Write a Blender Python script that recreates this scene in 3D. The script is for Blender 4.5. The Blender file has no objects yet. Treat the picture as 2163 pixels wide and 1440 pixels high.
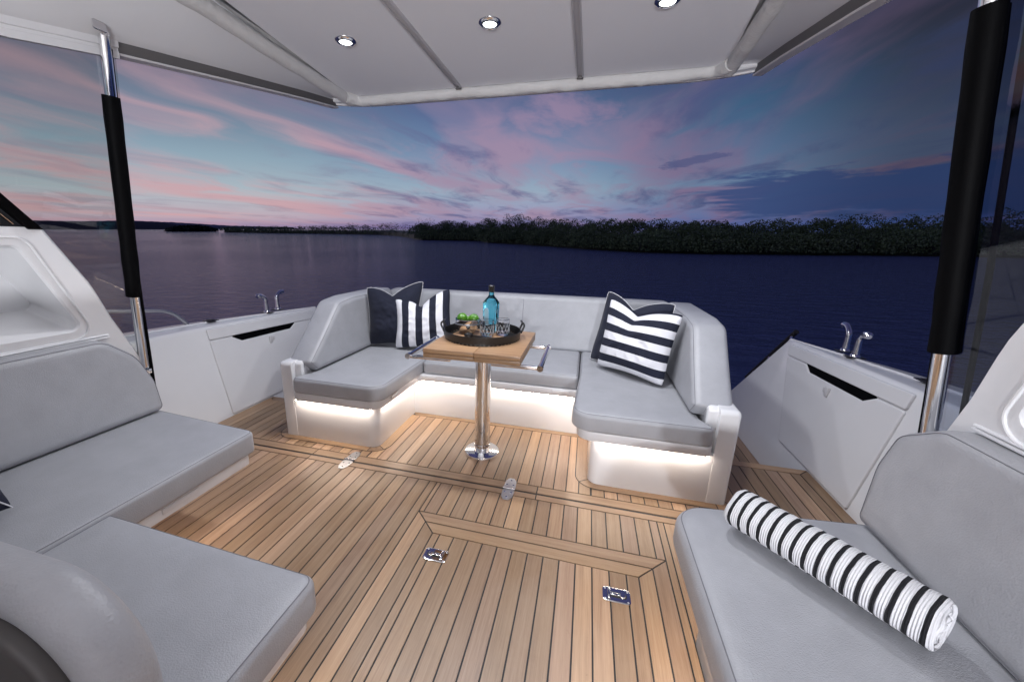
import bpy, bmesh, math, random
from math import sin, cos, pi, radians
from mathutils import Vector, Matrix, noise
from mathutils.geometry import tessellate_polygon
random.seed(7)
SC = bpy.context.scene
COL = SC.collection

# ------------------------------------------------------------------ camera
# boat frame: X to starboard of the picture, Y aft (away from camera), Z up, floor at Z = 0
CAM = Vector((.5, 0, 1.161))
cd = bpy.data.cameras.new('camera'); cam = bpy.data.objects.new('camera', cd); COL.objects.link(cam)
rt = Vector((.966, .258, .017)); up = Vector((-.080, .234, .969)); bk = Vector((.246, -.937, .247))
bk.normalize(); rt = (rt - bk*rt.dot(bk)).normalized(); up = bk.cross(rt)
M = Matrix((rt, up, bk)).transposed().to_4x4(); M.translation = CAM
cam.matrix_world = M
cd.sensor_width = 36; cd.sensor_fit = 'HORIZONTAL'; cd.lens = 820/2163*36
cd.shift_x = (1081.5-1019.3)/2163; cd.clip_start = .02; cd.clip_end = 20000
SC.camera = cam
# ------------------------------------------------------------------ the sea's own frame (boat trims a little)
SN = Vector((-.008, -.034, .999)).normalized()
SF = Vector((0, 1, 0)); SF = (SF - SN*SF.dot(SN)).normalized(); SR = SF.cross(SN)
SEA_H = 3.0
SEA = Matrix((SR, SF, SN)).transposed().to_4x4(); SEA.translation = CAM - SN*SEA_H

SC.view_settings.view_transform = 'Standard'; SC.view_settings.look = 'None'
SC.view_settings.exposure = 0; SC.view_settings.gamma = 1
SC.cycles.use_denoising = True
SC.cycles.max_bounces = 10; SC.cycles.transparent_max_bounces = 16
SC.cycles.caustics_reflective = False; SC.cycles.caustics_refractive = False
SC.cycles.sample_clamp_indirect = 4.0

# ------------------------------------------------------------------ node helpers
def lin(r, g, b):
    f = lambda c: (c/255/12.92) if c/255 <= .04045 else ((c/255+.055)/1.055)**2.4
    return (f(r), f(g), f(b), 1)
class NT:
    def __init__(s, nt): s.nt = nt; s.n = nt.nodes; s.l = nt.links
    def new(s, t, **k):
        n = s.n.new(t)
        for a, v in k.items(): setattr(n, a, v)
        return n
    def put(s, sock, v):
        if isinstance(v, bpy.types.NodeSocket): s.l.new(v, sock)
        else: sock.default_value = v
    def m(s, op, a, b=0., c=0.):
        n = s.new('ShaderNodeMath', operation=op); s.put(n.inputs[0], a)
        s.put(n.inputs[1], b); s.put(n.inputs[2], c); return n.outputs[0]
    def dot(s, a, v):
        n = s.new('ShaderNodeVectorMath', operation='DOT_PRODUCT'); s.put(n.inputs[0], a); n.inputs[1].default_value = v
        return n.outputs['Value']
    def xyz(s, x, y, z=0.):
        n = s.new('ShaderNodeCombineXYZ'); s.put(n.inputs[0], x); s.put(n.inputs[1], y); s.put(n.inputs[2], z); return n.outputs[0]
    def noise(s, vec, scale=1., detail=4., rough=.5, dist=0.):
        n = s.new('ShaderNodeTexNoise'); s.put(n.inputs['Vector'], vec); n.inputs['Scale'].default_value = scale
        n.inputs['Detail'].default_value = detail; n.inputs['Roughness'].default_value = rough
        n.inputs['Distortion'].default_value = dist; return n.outputs['Fac']
    def step(s, v, a, b, lo=0., hi=1.):
        n = s.new('ShaderNodeMapRange', interpolation_type='SMOOTHSTEP'); s.put(n.inputs[0], v)
        n.inputs[1].default_value = a; n.inputs[2].default_value = b; n.inputs[3].default_value = lo; n.inputs[4].default_value = hi
        return n.outputs[0]
    def mix(s, f, a, b, mode='MIX'):
        n = s.new('ShaderNodeMix', data_type='RGBA', blend_type=mode); s.put(n.inputs[0], f); s.put(n.inputs[6], a); s.put(n.inputs[7], b)
        return n.outputs[2]
    def ramp(s, v, stops):
        n = s.new('ShaderNodeValToRGB'); s.put(n.inputs[0], v); e = n.color_ramp.elements
        while len(e) < len(stops): e.new(.5)
        for i, (p, c) in enumerate(stops): e[i].position = p; e[i].color = c
        return n.outputs[0]

# ------------------------------------------------------------------ sky: dusk with pink streaks
W = bpy.data.worlds.new('World'); SC.world = W; W.use_nodes = True
w = NT(W.node_tree); w.n.clear()
tc = w.new('ShaderNodeTexCoord').outputs['Generated']
dr, df, dn = w.dot(tc, SR), w.dot(tc, SF), w.dot(tc, SN)
AZ = w.m('MULTIPLY', w.m('ARCTAN2', dr, df), 180/pi)
EL = w.m('MULTIPLY', w.m('ARCSINE', dn), 180/pi)
e1 = w.m('DIVIDE', w.m('MAXIMUM', EL, 0.), 90.)
e1 = w.m('POWER', e1, .5)                      # spreads the low elevations
P = lambda el: math.sqrt(el/90)
def column(*st): return w.ramp(e1, [(P(e), lin(*c)) for e, c in st])
top = [(32, (68, 70, 112)), (90, (42, 46, 74))]
cL = column((0, (156, 136, 168)), (1.5, (186, 168, 182)), (4, (172, 184, 194)), (8, (140, 164, 180)), (12, (112, 132, 154)), (17, (92, 98, 120)), *top)
cM = column((0, (100, 94, 154)), (2, (152, 150, 184)), (5, (148, 170, 190)), (9, (116, 142, 174)), (14, (86, 108, 148)), (18, (70, 90, 126)), *top)
cR = column((0, (76, 86, 148)), (2, (98, 114, 156)), (5, (102, 128, 158)), (9, (84, 110, 144)), (14, (58, 92, 124)), (18, (46, 66, 92)), *top)
cQ = column((0, (58, 76, 134)), (2, (52, 66, 108)), (5, (62, 74, 100)), (9, (60, 72, 96)), (14, (48, 56, 74)), (18, (40, 43, 58)), *top)
def by_az(a, b, c, d):
    x = w.mix(w.step(AZ, -45, -18), a, b); x = w.mix(w.step(AZ, -8, 14), x, c); return w.mix(w.step(AZ, 14, 32), x, d)
clear = by_az(cL, cM, cR, cQ)
pink = by_az(lin(202, 160, 168), lin(160, 136, 162), lin(122, 102, 134), lin(84, 70, 90))
shade = by_az(lin(134, 120, 146), lin(92, 96, 138), lin(72, 82, 122), lin(48, 58, 90))
den = w.m('ADD', w.m('MAXIMUM', dn, 0.), .075)
px, py = w.m('DIVIDE', dr, den), w.m('DIVIDE', df, den)
wp = w.noise(w.xyz(w.m('MULTIPLY', px, .5), w.m('MULTIPLY', py, .35), 3.), 1., 3.)
wq = w.m('MULTIPLY', w.m('SUBTRACT', wp, .5), 1.6)
v1 = w.xyz(w.m('ADD', w.m('MULTIPLY', px, .95), wq), w.m('ADD', w.m('MULTIPLY', py, .30), wq), 4.3)
n1 = w.noise(v1, 1.15, 6., .50, .3)
v2 = w.xyz(w.m('ADD', w.m('MULTIPLY', px, 1.3), wq), w.m('MULTIPLY', py, .5), 7.1)
n2 = w.noise(v2, 1.1, 8., .6, .5)
lowband = w.m('MULTIPLY', w.step(EL, .3, 2.5), w.step(EL, 4., 9., 1., .0))
pk = w.step(w.m('ADD', n1, w.m('MULTIPLY', lowband, .06)), .44, .70)
n3 = w.noise(w.xyz(w.m('MULTIPLY', px, 1.7), w.m('ADD', w.m('MULTIPLY', py, .8), wq), 12.), 1.0, 7., .60, .3)
pk = w.m('MAXIMUM', pk, w.m('MULTIPLY', w.step(n3, .47, .72), w.m('MULTIPLY', w.step(AZ, -42, -22), w.step(AZ, 2, 20, .85, .35))))
pk = w.m('MULTIPLY', pk, w.m('MULTIPLY', w.step(EL, 20, 40, .86, .15), w.step(w.m('SUBTRACT', EL, w.m('MULTIPLY', AZ, .15)), 14, 24, 1., .62)))
sk = w.m('MULTIPLY', w.step(n2, .46, .70), w.step(AZ, -50, -20, .35, .8))
hz = w.mix(pk, clear, pink)
hz = w.mix(sk, hz, shade)
# long cloud bank low on the right with a ragged top, and a small torn cloud above its left end
e2 = w.m('ADD', EL, w.m('MULTIPLY', w.m('SUBTRACT', w.noise(w.xyz(w.m('MULTIPLY', AZ, .16), w.m('MULTIPLY', EL, .9), 2.), 1., 6., .62), .5), 5.5))
bank = w.m('MULTIPLY', w.step(e2, 5.4, 6.4, 1., 0.), w.step(e2, .6, 1.8))
a2 = w.m('ADD', AZ, w.m('MULTIPLY', w.m('SUBTRACT', w.noise(w.xyz(w.m('MULTIPLY', AZ, .1), w.m('MULTIPLY', EL, 1.7), 9.), 1., 4., .6), .5), 22.))
bank = w.m('MULTIPLY', bank, w.step(a2, 13, 18))
hz = w.mix(w.m('MULTIPLY', bank, .93), hz, by_az(lin(60, 70, 120), lin(60, 70, 120), lin(56, 76, 122), lin(40, 58, 98)))
def blob(a, e, ra, re, slope):
    x = w.m('DIVIDE', w.m('SUBTRACT', AZ, a), ra)
    y = w.m('DIVIDE', w.m('SUBTRACT', w.m('SUBTRACT', EL, e), w.m('MULTIPLY', w.m('SUBTRACT', AZ, a), slope)), re)
    q = w.m('ADD', w.m('MULTIPLY', x, x), w.m('MULTIPLY', y, y))
    nn = w.noise(w.xyz(w.m('MULTIPLY', AZ, .5), w.m('MULTIPLY', EL, 2.2), 4.), 1., 5., .65)
    return w.step(w.m('ADD', q, w.m('MULTIPLY', w.m('SUBTRACT', nn, .5), 3.)), .5, 1.2, 1., 0.)
hz = w.mix(w.m('MULTIPLY', blob(11.5, 7.9, 4., .5, .14), .7), hz, lin(74, 82, 124))
hz = w.mix(w.step(EL, -.5, 1.5, 1., 0.), hz, by_az(lin(136, 122, 162), lin(90, 88, 152), lin(76, 88, 148), lin(56, 80, 142)))
sky = w.new('ShaderNodeTexSky', sky_type='NISHITA'); sky.sun_disc = False
sky.sun_elevation = radians(-4); sky.sun_rotation = radians(-65)
sks = w.new('ShaderNodeVectorMath', operation='SCALE'); w.l.new(sky.outputs[0], sks.inputs[0]); sks.inputs['Scale'].default_value = .1
add = w.mix(1., hz, sks.outputs[0], 'ADD')
bg = w.new('ShaderNodeBackground'); w.l.new(add, bg.inputs[0]); bg.inputs[1].default_value = 1.0
w.l.new(bg.outputs[0], w.new('ShaderNodeOutputWorld').inputs[0])

# ------------------------------------------------------------------ materials
def mat(name, base=(.5, .5, .5), rough=.5, metal=0., **k):
    m = bpy.data.materials.new(name); m.use_nodes = True
    n = NT(m.node_tree); b = n.n['Principled BSDF']; n.b = b
    b.inputs['Base Color'].default_value = (*base, 1); b.inputs['Roughness'].default_value = rough; b.inputs['Metallic'].default_value = metal
    for kk, v in k.items(): b.inputs[kk.replace('_', ' ')].default_value = v
    m['nt'] = 1; m_nt[name] = n
    return m
m_nt = {}
def bump(n, h, strength=.3, dist=.001):
    bp = n.new('ShaderNodeBump'); n.put(bp.inputs['Height'], h); bp.inputs['Strength'].default_value = strength
    bp.inputs['Distance'].default_value = dist; n.l.new(bp.outputs[0], n.b.inputs['Normal'])
def obco(n): return n.new('ShaderNodeTexCoord').outputs['Object']

GEL = mat('gelcoat', (.74, .74, .75), .22, Coat_Weight=.5, Coat_Roughness=.06)
n = m_nt['gelcoat']; c = obco(n)
n.l.new(n.ramp(n.noise(c, 2.2, 5., .6), [(.3, (.76, .76, .775, 1)), (.7, (.81, .81, .82, 1))]), n.b.inputs['Base Color'])
n.l.new(n.m('MULTIPLY_ADD', n.noise(c, 9., 4.), .16, .14), n.b.inputs['Roughness'])
bump(n, n.noise(c, 5., 3.), .25, .002)
GELM = mat('moulding', (.66, .65, .66), .35)
bump(m_nt['moulding'], m_nt['moulding'].noise(obco(m_nt['moulding']), 6., 3.), .2, .002)
def vinyl(name, col, scale):
    v = mat(name, col, .42); n = m_nt[name]; c = obco(n)
    vo = n.new('ShaderNodeTexVoronoi'); n.l.new(c, vo.inputs['Vector']); vo.inputs['Scale'].default_value = scale
    h = n.m('ADD', vo.outputs['Distance'], n.noise(c, scale*.8, 3.))
    big = n.noise(c, 5., 4.)
    hh = n.m('ADD', n.m('MULTIPLY', h, .5), n.m('MULTIPLY', big, 2.2))
    bump(n, hh, .55, .0016)
    n.l.new(n.ramp(n.noise(c, 12., 6., .6), [(.3, (*[x*.93 for x in col], 1)), (.7, (*[x*1.05 for x in col], 1))]), n.b.inputs['Base Color'])
    return v
VIN = vinyl('upholstery_vinyl', (.37, .375, .40), 330)
VINC = vinyl('upholstery_vinyl_coarse', (.35, .35, .37), 210)
DARKV = mat('dark_vinyl', (.060, .054, .052), .5)
THREAD = mat('thread', (.205, .205, .225), .8)
CHR = mat('chrome', (.84, .84, .85), .06, 1.)
n = m_nt['chrome']; n.l.new(n.m('MULTIPLY_ADD', n.noise(obco(n), 14., 5.), .10, .02), n.b.inputs['Roughness'])
STEEL = mat('brushed_steel', (.50, .50, .52), .28, 1.)
n = m_nt['brushed_steel']; n.l.new(n.m('MULTIPLY_ADD', n.noise(obco(n), 60., 3.), .12, .30), n.b.inputs['Roughness'])
RUB = mat('black_rubber', (.0025, .0025, .003), .55, Specular_IOR_Level=.04)
bump(m_nt['black_rubber'], m_nt['black_rubber'].noise(obco(m_nt['black_rubber']), 90., 4.), .4, .001)
BLK = mat('black_lacquer', (.014, .013, .013), .35)
CAULK = mat('caulk', (.012, .011, .012), .55)
GREYB = mat('grey_trim', (.13, .125, .125), .5)
CEIL = mat('ceiling_fabric', (.83, .83, .86), .75)
n = m_nt['ceiling_fabric']; c = obco(n)
wv = n.new('ShaderNodeTexWave'); n.l.new(c, wv.inputs['Vector']); wv.inputs['Scale'].default_value = 90.
bump(n, n.m('ADD', wv.outputs['Fac'], n.noise(c, 300., 3.)), .12, .0006)
CANV = mat('canvas', (.68, .67, .66), .8)
n = m_nt['canvas']; c = obco(n)
bump(n, n.m('ADD', n.noise(c, 9., 4., .6, .6), n.m('MULTIPLY', n.noise(c, 38., 4.), .3)), .8, .012)
def fabric(name, col, rough=.9):
    f = mat(name, col, rough, Sheen_Weight=.08); n = m_nt[name]; c = obco(n)
    bump(n, n.m('ADD', n.noise(c, 420., 2.), n.m('MULTIPLY', n.noise(c, 14., 4.), 2.)), .5, .0015); return f
NAVY = fabric('navy_fabric', (.0060, .0085, .024))
WHT = fabric('white_fabric', (.72, .72, .75))
def striped(name, axis, count, off, a=(.72, .72, .76), b=(.0065, .009, .024)):
    f = mat(name, a, .9); n = m_nt[name]
    uv = n.new('ShaderNodeUVMap').outputs[0]; s = n.new('ShaderNodeSeparateXYZ'); n.l.new(uv, s.inputs[0])
    x = n.m('ADD', n.m('MULTIPLY', s.outputs[axis], count), off)
    fr = n.m('FRACT', x); k = n.m('GREATER_THAN', fr, .5)
    n.l.new(n.mix(k, (*a, 1), (*b, 1)), n.b.inputs['Base Color'])
    c = obco(n); bump(n, n.m('ADD', n.noise(c, 420., 2.), n.m('MULTIPLY', n.noise(c, 14., 4.), 2.)), .5, .0015)
    return f
STRV = striped('striped_canvas_upright', 0, 4., .0)
STRH = striped('striped_canvas_crosswise', 1, 4.5, .12)

def teak(name, tint=(1, 1, 1), gscale=1.):
    t = mat(name, (.45, .29, .17), .5); n = m_nt[name]
    uv = n.new('ShaderNodeUVMap').outputs[0]
    at = n.new('ShaderNodeAttribute'); at.attribute_name = 'tone'
    sx = n.new('ShaderNodeSeparateXYZ'); n.l.new(uv, sx.inputs[0])
    g1 = n.noise(n.xyz(n.m('MULTIPLY', sx.outputs[0], 1.6*gscale), n.m('MULTIPLY', sx.outputs[1], 55.*gscale)), 1., 6., .65, .3)
    g2 = n.noise(n.xyz(n.m('MULTIPLY', sx.outputs[0], 14.*gscale), n.m('MULTIPLY', sx.outputs[1], 420.*gscale)), 1., 3., .6)
    g3 = n.noise(n.xyz(n.m('MULTIPLY', sx.outputs[0], .9), n.m('MULTIPLY', sx.outputs[1], 9.), 5.), 1., 3., .5)
    f = n.m('ADD', n.m('MULTIPLY', g1, .62), n.m('MULTIPLY', g2, .38))
    col = n.ramp(f, [(.28, (.25*tint[0], .145*tint[1], .092*tint[2], 1)), (.5, (.43*tint[0], .272*tint[1], .168*tint[2], 1)), (.72, (.56*tint[0], .39*tint[1], .262*tint[2], 1))])
    col = n.mix(n.step(g3, .35, .75, 0., .35), col, (.45*tint[0], .29*tint[1], .17*tint[2], 1))
    sa = n.new('ShaderNodeSeparateXYZ'); n.l.new(at.outputs['Vector'], sa.inputs[0])
    tn = n.m('MULTIPLY_ADD', sa.outputs[0], .40, .57)
    col = n.mix(1., col, n.xyz(tn, tn, n.m('MULTIPLY', tn, n.m('MULTIPLY_ADD', sa.outputs[1], .14, .93))), 'MULTIPLY')
    oc = obco(n); wear = n.noise(oc, 3.2, 5., .62, .5); spot = n.noise(oc, 26., 4., .7)
    col = n.mix(n.step(wear, .42, .72, 0., .28), col, (.36*tint[0], .27*tint[1], .19*tint[2], 1))
    col = n.mix(n.m('MULTIPLY', n.step(spot, .64, .72, 0., .35), n.step(wear, .3, .6)), col, (.20, .13, .085, 1))
    n.l.new(col, n.b.inputs['Base Color'])
    n.l.new(n.m('MULTIPLY_ADD', wear, .35, .22), n.b.inputs['Roughness'])
    bump(n, f, .3, .0008)
    return t
TEAK = teak('teak'); TTEAK = teak('table_teak', (1.1, 1.02, .92), 1.)

def emit(name, col, s):
    m = bpy.data.materials.new(name); m.use_nodes = True; n = m.node_tree; n.nodes.clear()
    e = n.nodes.new('ShaderNodeEmission'); e.inputs[0].default_value = (*col, 1); e.inputs[1].default_value = s
    o = n.nodes.new('ShaderNodeOutputMaterial'); n.links.new(e.outputs[0], o.inputs[0]); return m
LED = emit('led_strip', (1., .85, .72), 46.)
LENS = emit('lamp_lens', (.92, .95, 1.), 6.)
def pane(name, tint, refl=1.):
    m = bpy.data.materials.new(name); m.use_nodes = True; n = NT(m.node_tree); n.n.clear()
    t = n.new('ShaderNodeBsdfTransparent'); t.inputs[0].default_value = (*tint, 1)
    g = n.new('ShaderNodeBsdfGlossy'); g.inputs['Roughness'].default_value = .01; g.inputs[0].default_value = (refl, refl, refl, 1)
    f = n.new('ShaderNodeFresnel'); f.inputs[0].default_value = 1.5
    bf = n.new('ShaderNodeNewGeometry').outputs['Backfacing']
    n.l.new(n.mix(bf, (*tint, 1), (1, 1, 1, 1)), t.inputs[0])
    mx = n.new('ShaderNodeMixShader'); n.l.new(n.m('MULTIPLY', f.outputs[0], n.m('SUBTRACT', 1., bf)), mx.inputs[0]); n.l.new(t.outputs[0], mx.inputs[1]); n.l.new(g.outputs[0], mx.inputs[2])
    n.l.new(mx.outputs[0], n.new('ShaderNodeOutputMaterial').inputs[0]); return m
PANE = pane('clear_pane', (.74, .77, .75)); PANED = pane('smoked_pane', (.46, .50, .58))
DARKGL = mat('black_glass', (.004, .004, .005), .05)

# ------------------------------------------------------------------ mesh helpers
def fin(bm, name, m, parent=None, smooth=True, ang=38, local=False, norm=True):
    if norm: bmesh.ops.recalc_face_normals(bm, faces=bm.faces)
    me = bpy.data.meshes.new(name); bm.to_mesh(me); bm.free()
    if m: me.materials.append(m)
    if smooth:
        me.shade_smooth(); me.set_sharp_from_angle(angle=radians(ang))
    o = bpy.data.objects.new(name, me); COL.objects.link(o)
    if parent is not None:
        o.parent = parent
        if not local:                       # mesh written in boat coordinates
            q = parent; off = Vector()
            while q is not None: off += q.location; q = q.parent
            o.location = -off
    return o
def tag(o, label=None, cat=None, group=None, kind=None):
    if label: o['label'] = label
    if cat: o['category'] = cat
    if group: o['group'] = group
    if kind: o['kind'] = kind
    return o
def thing(name, loc, label, cat, group=None, rz=0):
    o = bpy.data.objects.new(name, None); COL.objects.link(o); o.location = loc; o.rotation_euler[2] = rz
    o.empty_display_size = .1
    return tag(o, label, cat, group)
def copy_tree(o, parent=None):
    c = o.copy(); COL.objects.link(c); c.parent = parent
    for ch in o.children: copy_tree(ch, c)
    return c
def box(bm, a, b, bev=0., seg=2, rot=None):
    a, b = Vector(a), Vector(b)
    g = bmesh.ops.create_cube(bm, size=1.)['verts']
    for v in g:
        v.co = Vector(((a.x+b.x)/2+v.co.x*abs(b.x-a.x), (a.y+b.y)/2+v.co.y*abs(b.y-a.y), (a.z+b.z)/2+v.co.z*abs(b.z-a.z)))
        if rot is not None: v.co = rot @ v.co
    if bev:
        es = {e for v in g for e in v.link_edges}
        bmesh.ops.bevel(bm, geom=list(es), offset=bev, segments=seg, affect='EDGES', profile=.5)
def hexa(bm, pts, bev=0.):
    """eight points: bottom four then top four, same turning"""
    v = [bm.verts.new(p) for p in pts]
    fs = [bm.faces.new([v[i] for i in q]) for q in ((3,2,1,0),(4,5,6,7),(0,1,5,4),(1,2,6,5),(2,3,7,6),(3,0,4,7))]
    if bev:
        bmesh.ops.bevel(bm, geom=list({e for f in fs for e in f.edges}), offset=bev, segments=2, affect='EDGES', profile=.5)
def tube(bm, path, rad, seg=12, caps=True, closed=False):
    path = [Vector(p) for p in path]; n = len(path)
    if not isinstance(rad, (list, tuple)): rad = [rad]*n
    rings = []; prev = None
    for i, p in enumerate(path):
        if closed: t = (path[(i+1) % n]-path[i-1]).normalized()
        else: t = (path[min(i+1, n-1)]-path[max(i-1, 0)]).normalized()
        if prev is None:
            a = Vector((0, 0, 1)) if abs(t.z) < .9 else Vector((1, 0, 0)); u = t.cross(a).normalized()
        else: u = (prev-t*prev.dot(t)).normalized()
        prev = u; v = t.cross(u)
        rings.append([bm.verts.new(p+(u*cos(2*pi*k/seg)+v*sin(2*pi*k/seg))*rad[i]) for k in range(seg)])
    m = n if closed else n-1
    for i in range(m):
        A, B = rings[i], rings[(i+1) % n]
        for k in range(seg): bm.faces.new((A[k], A[(k+1) % seg], B[(k+1) % seg], B[k]))
    if caps and not closed: bm.faces.new(rings[0][::-1]); bm.faces.new(rings[-1])
def lathe(bm, prof, seg=40, c=(0, 0, 0), fn=None):
    c = Vector(c); rings = []
    for r, z in prof:
        if r < 1e-6: rings.append([bm.verts.new(c+Vector((0, 0, z)))])
        else:
            ring = []
            for k in range(seg):
                a = 2*pi*k/seg; rr = r*(fn(a, z) if fn else 1)
                ring.append(bm.verts.new(c+Vector((rr*cos(a), rr*sin(a), z))))
            rings.append(ring)
    for A, B in zip(rings, rings[1:]):
        for k in range(seg):
            a = A[k % len(A)], A[(k+1) % len(A)]; b = B[k % len(B)], B[(k+1) % len(B)]
            vs = []
            for v in (a[0], a[1], b[1], b[0]):
                if v not in vs: vs.append(v)
            if len(vs) > 2: bm.faces.new(vs)
def fillet(pts, r, seg=7):
    """2D polygon, counter-clockwise -> list of (point, outward normal) with rounded corners"""
    n = len(pts); out = []
    rs = r if isinstance(r, (list, tuple)) else [r]*n
    for i in range(n):
        p = Vector(pts[i]); a = Vector(pts[i-1]); b = Vector(pts[(i+1) % n])
        d1 = (p-a).normalized(); d2 = (b-p).normalized()
        n1 = Vector((d1.y, -d1.x)); n2 = Vector((d2.y, -d2.x))
        cr = d1.x*d2.y-d1.y*d2.x; dt = max(-1, min(1, d1.dot(d2))); th = math.acos(dt)
        if rs[i] < 1e-5 or th < .02:
            nn = (n1+n2).normalized(); nn = nn/max(.3, nn.dot(n1)); out.append((p, nn)); continue
        t = min(rs[i]*math.tan(th/2), .49*(p-a).length, .49*(b-p).length); rr = t/math.tan(th/2)
        s = 1 if cr > 0 else -1
        cc = p-d1*t-n1*rr*s
        k = max(2, int(seg*th/(pi/2)+.01)+1)
        for j in range(k+1):
            ang = th*j/k*s; v = Vector((n1.x*cos(ang)-n1.y*sin(ang), n1.x*sin(ang)+n1.y*cos(ang)))
            out.append((cc+v*rr*s, v))
    return out
def pad(bm, pts, z0, z1, r=.02, rc=.05, fr=None, seg=7, bs=5, lo=None, crown=0.):
    """rounded slab: 2D outline (u, v), thickness w from z0 to z1, edge radius r; fr maps (u, v, w) to boat coordinates"""
    fr = fr or (lambda u, v, w: (u, v, w)); ol = fillet(pts, rc, seg); lo = r if lo is None else lo
    def inset(d):
        if d < 1e-6: return [p for p, _ in ol]
        n = len(pts); rs = rc if isinstance(rc, (list, tuple)) else [rc]*n; q = []; r2 = []
        for i in range(n):
            p = Vector(pts[i]); a = (p-Vector(pts[i-1])).normalized(); b = (Vector(pts[(i+1) % n])-p).normalized()
            n1, n2 = Vector((a.y, -a.x)), Vector((b.y, -b.x)); m_ = n1+n2; m_ = m_/max(.15, m_.dot(n1)); q.append(p-m_*d)
            cr = a.x*b.y-a.y*b.x; r2.append(0 if rs[i] < 1e-5 else max(1.1e-5*5, rs[i]-d if cr > 0 else rs[i]+d))
        return [p for p, _ in fillet(q, r2, seg)]
    rings = [(lo+.004, z0)]
    for j in range(bs+1):
        t = pi/2*j/bs; rings.append((lo*(1-sin(t)), z0+lo*(1-cos(t))))
    for j in range(bs+1):
        t = pi/2*j/bs; rings.append((r*(1-cos(t)), z1-r*(1-sin(t))))
    rings.append((r+.004, z1+crown*.15))
    if crown: rings += [(r+.012, z1+crown*.4), (r+.03, z1+crown*.75), (r+.055, z1+crown*.95), (r+.08, z1+crown)]
    ok = []
    for d, z in rings:
        if len(inset(d)) == len(ol): ok.append((d, z))
    rings = ok; V = [[bm.verts.new(fr(*p, z)) for p in inset(d)] for d, z in rings]
    for A, B in zip(V, V[1:]):
        for k in range(len(A)): bm.faces.new((A[k], A[(k+1) % len(A)], B[(k+1) % len(A)], B[k]))
    for vs, d in ((V[0], rings[0][0]), (V[-1], rings[-1][0])):
        for tri in tessellate_polygon([[Vector((*p, 0)) for p in inset(d)]]):
            try: bm.faces.new([vs[i] for i in tri])
            except ValueError: pass
    return ol
def seam(pts, rc, inset, z, fr=None, rad=.0013, closed=True, dash=False):
    fr = fr or (lambda u, v, w: (u, v, w)); bm = bmesh.new()
    path = [Vector(fr(*(p-nn*inset), z)) for p, nn in fillet(pts, rc, 7)]
    if not dash: tube(bm, path, rad, 5, closed=closed)
    else:
        L = path+[path[0]]; acc = 0; step = .009
        for a, b in zip(L, L[1:]):
            ln = (b-a).length; t = step-acc
            while t < ln:
                p = a.lerp(b, t/ln); q = a.lerp(b, min(1, (t+.006)/ln))
                if (q-p).length > .002: tube(bm, [p, q], rad, 4)
                t += step
            acc = (ln-(t-step))
    return bm

def clip(poly, reg):
    """clip polygon by convex counter-clockwise region"""
    for i in range(len(reg)):
        a, b = Vector(reg[i]), Vector(reg[(i+1) % len(reg)]); d = b-a; nn = Vector((-d.y, d.x))
        out = []
        for j in range(len(poly)):
            p, q = poly[j], poly[(j+1) % len(poly)]; dp, dq = (p-a).dot(nn), (q-a).dot(nn)
            if dp >= 0: out.append(p)
            if (dp > 0) != (dq > 0) and abs(dp-dq) > 1e-12: out.append(p.lerp(q, dp/(dp-dq)))
        poly = out
        if len(poly) < 3: return []
    return poly
G2 = .0027
class Boards:
    def __init__(s): s.bm = bmesh.new(); s.uv = s.bm.loops.layers.uv.new('UVMap'); s.t = s.bm.loops.layers.color.new('tone'); s.n = 0
    def board(s, poly, z=0., along='y', th=.004, tone=None, shrink=True):
        poly = [Vector(p) for p in poly]
        if shrink:
            ol = fillet(poly, 0.); poly = [p-nn*G2 for p, nn in ol]
        ar = sum(a.x*b.y-a.y*b.x for a, b in zip(poly, poly[1:]+poly[:1]))/2
        if ar < 0: poly = poly[::-1]
        if abs(ar) < 2e-5: return
        tv = (random.random(), random.random(), 0, 1) if tone is None else tone
        ou, ov = random.uniform(0, 50), random.uniform(0, 50)
        top = [s.bm.verts.new((p.x, p.y, z)) for p in poly]; bot = [s.bm.verts.new((p.x, p.y, z-th)) for p in poly]
        fs = [s.bm.faces.new(top)]
        for k in range(len(top)): fs.append(s.bm.faces.new((top[k-1], top[k], bot[k], bot[k-1])[::-1]))
        for f in fs:
            for l in f.loops:
                x, y = l.vert.co.x, l.vert.co.y
                l[s.uv].uv = (y+ou, x+ov) if along == 'y' else (x+ou, y+ov); l[s.t] = tv
    def strips(s, reg, x0=-.116, pitch=.06, z=0., y0=None, cuts=True):
        xs = [p[0] for p in reg]; ys = [p[1] for p in reg]; ol = fillet(reg, 0.); rg = [p-nn*G2 for p, nn in ol]
        k = math.floor((min(xs)-x0)/pitch)
        while x0+k*pitch < max(xs):
            a, b = x0+k*pitch+G2, x0+(k+1)*pitch-G2
            yy = [min(ys)-1]
            if cuts and random.random() < .0: yy.append(random.uniform(min(ys), max(ys)))
            yy.append(max(ys)+1)
            for y1, y2 in zip(yy, yy[1:]):
                p = clip([Vector((a, y1)), Vector((b, y1)), Vector((b, y2)), Vector((a, y2))], rg)
                if p: s.board(p, z, shrink=False)
            k += 1

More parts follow.
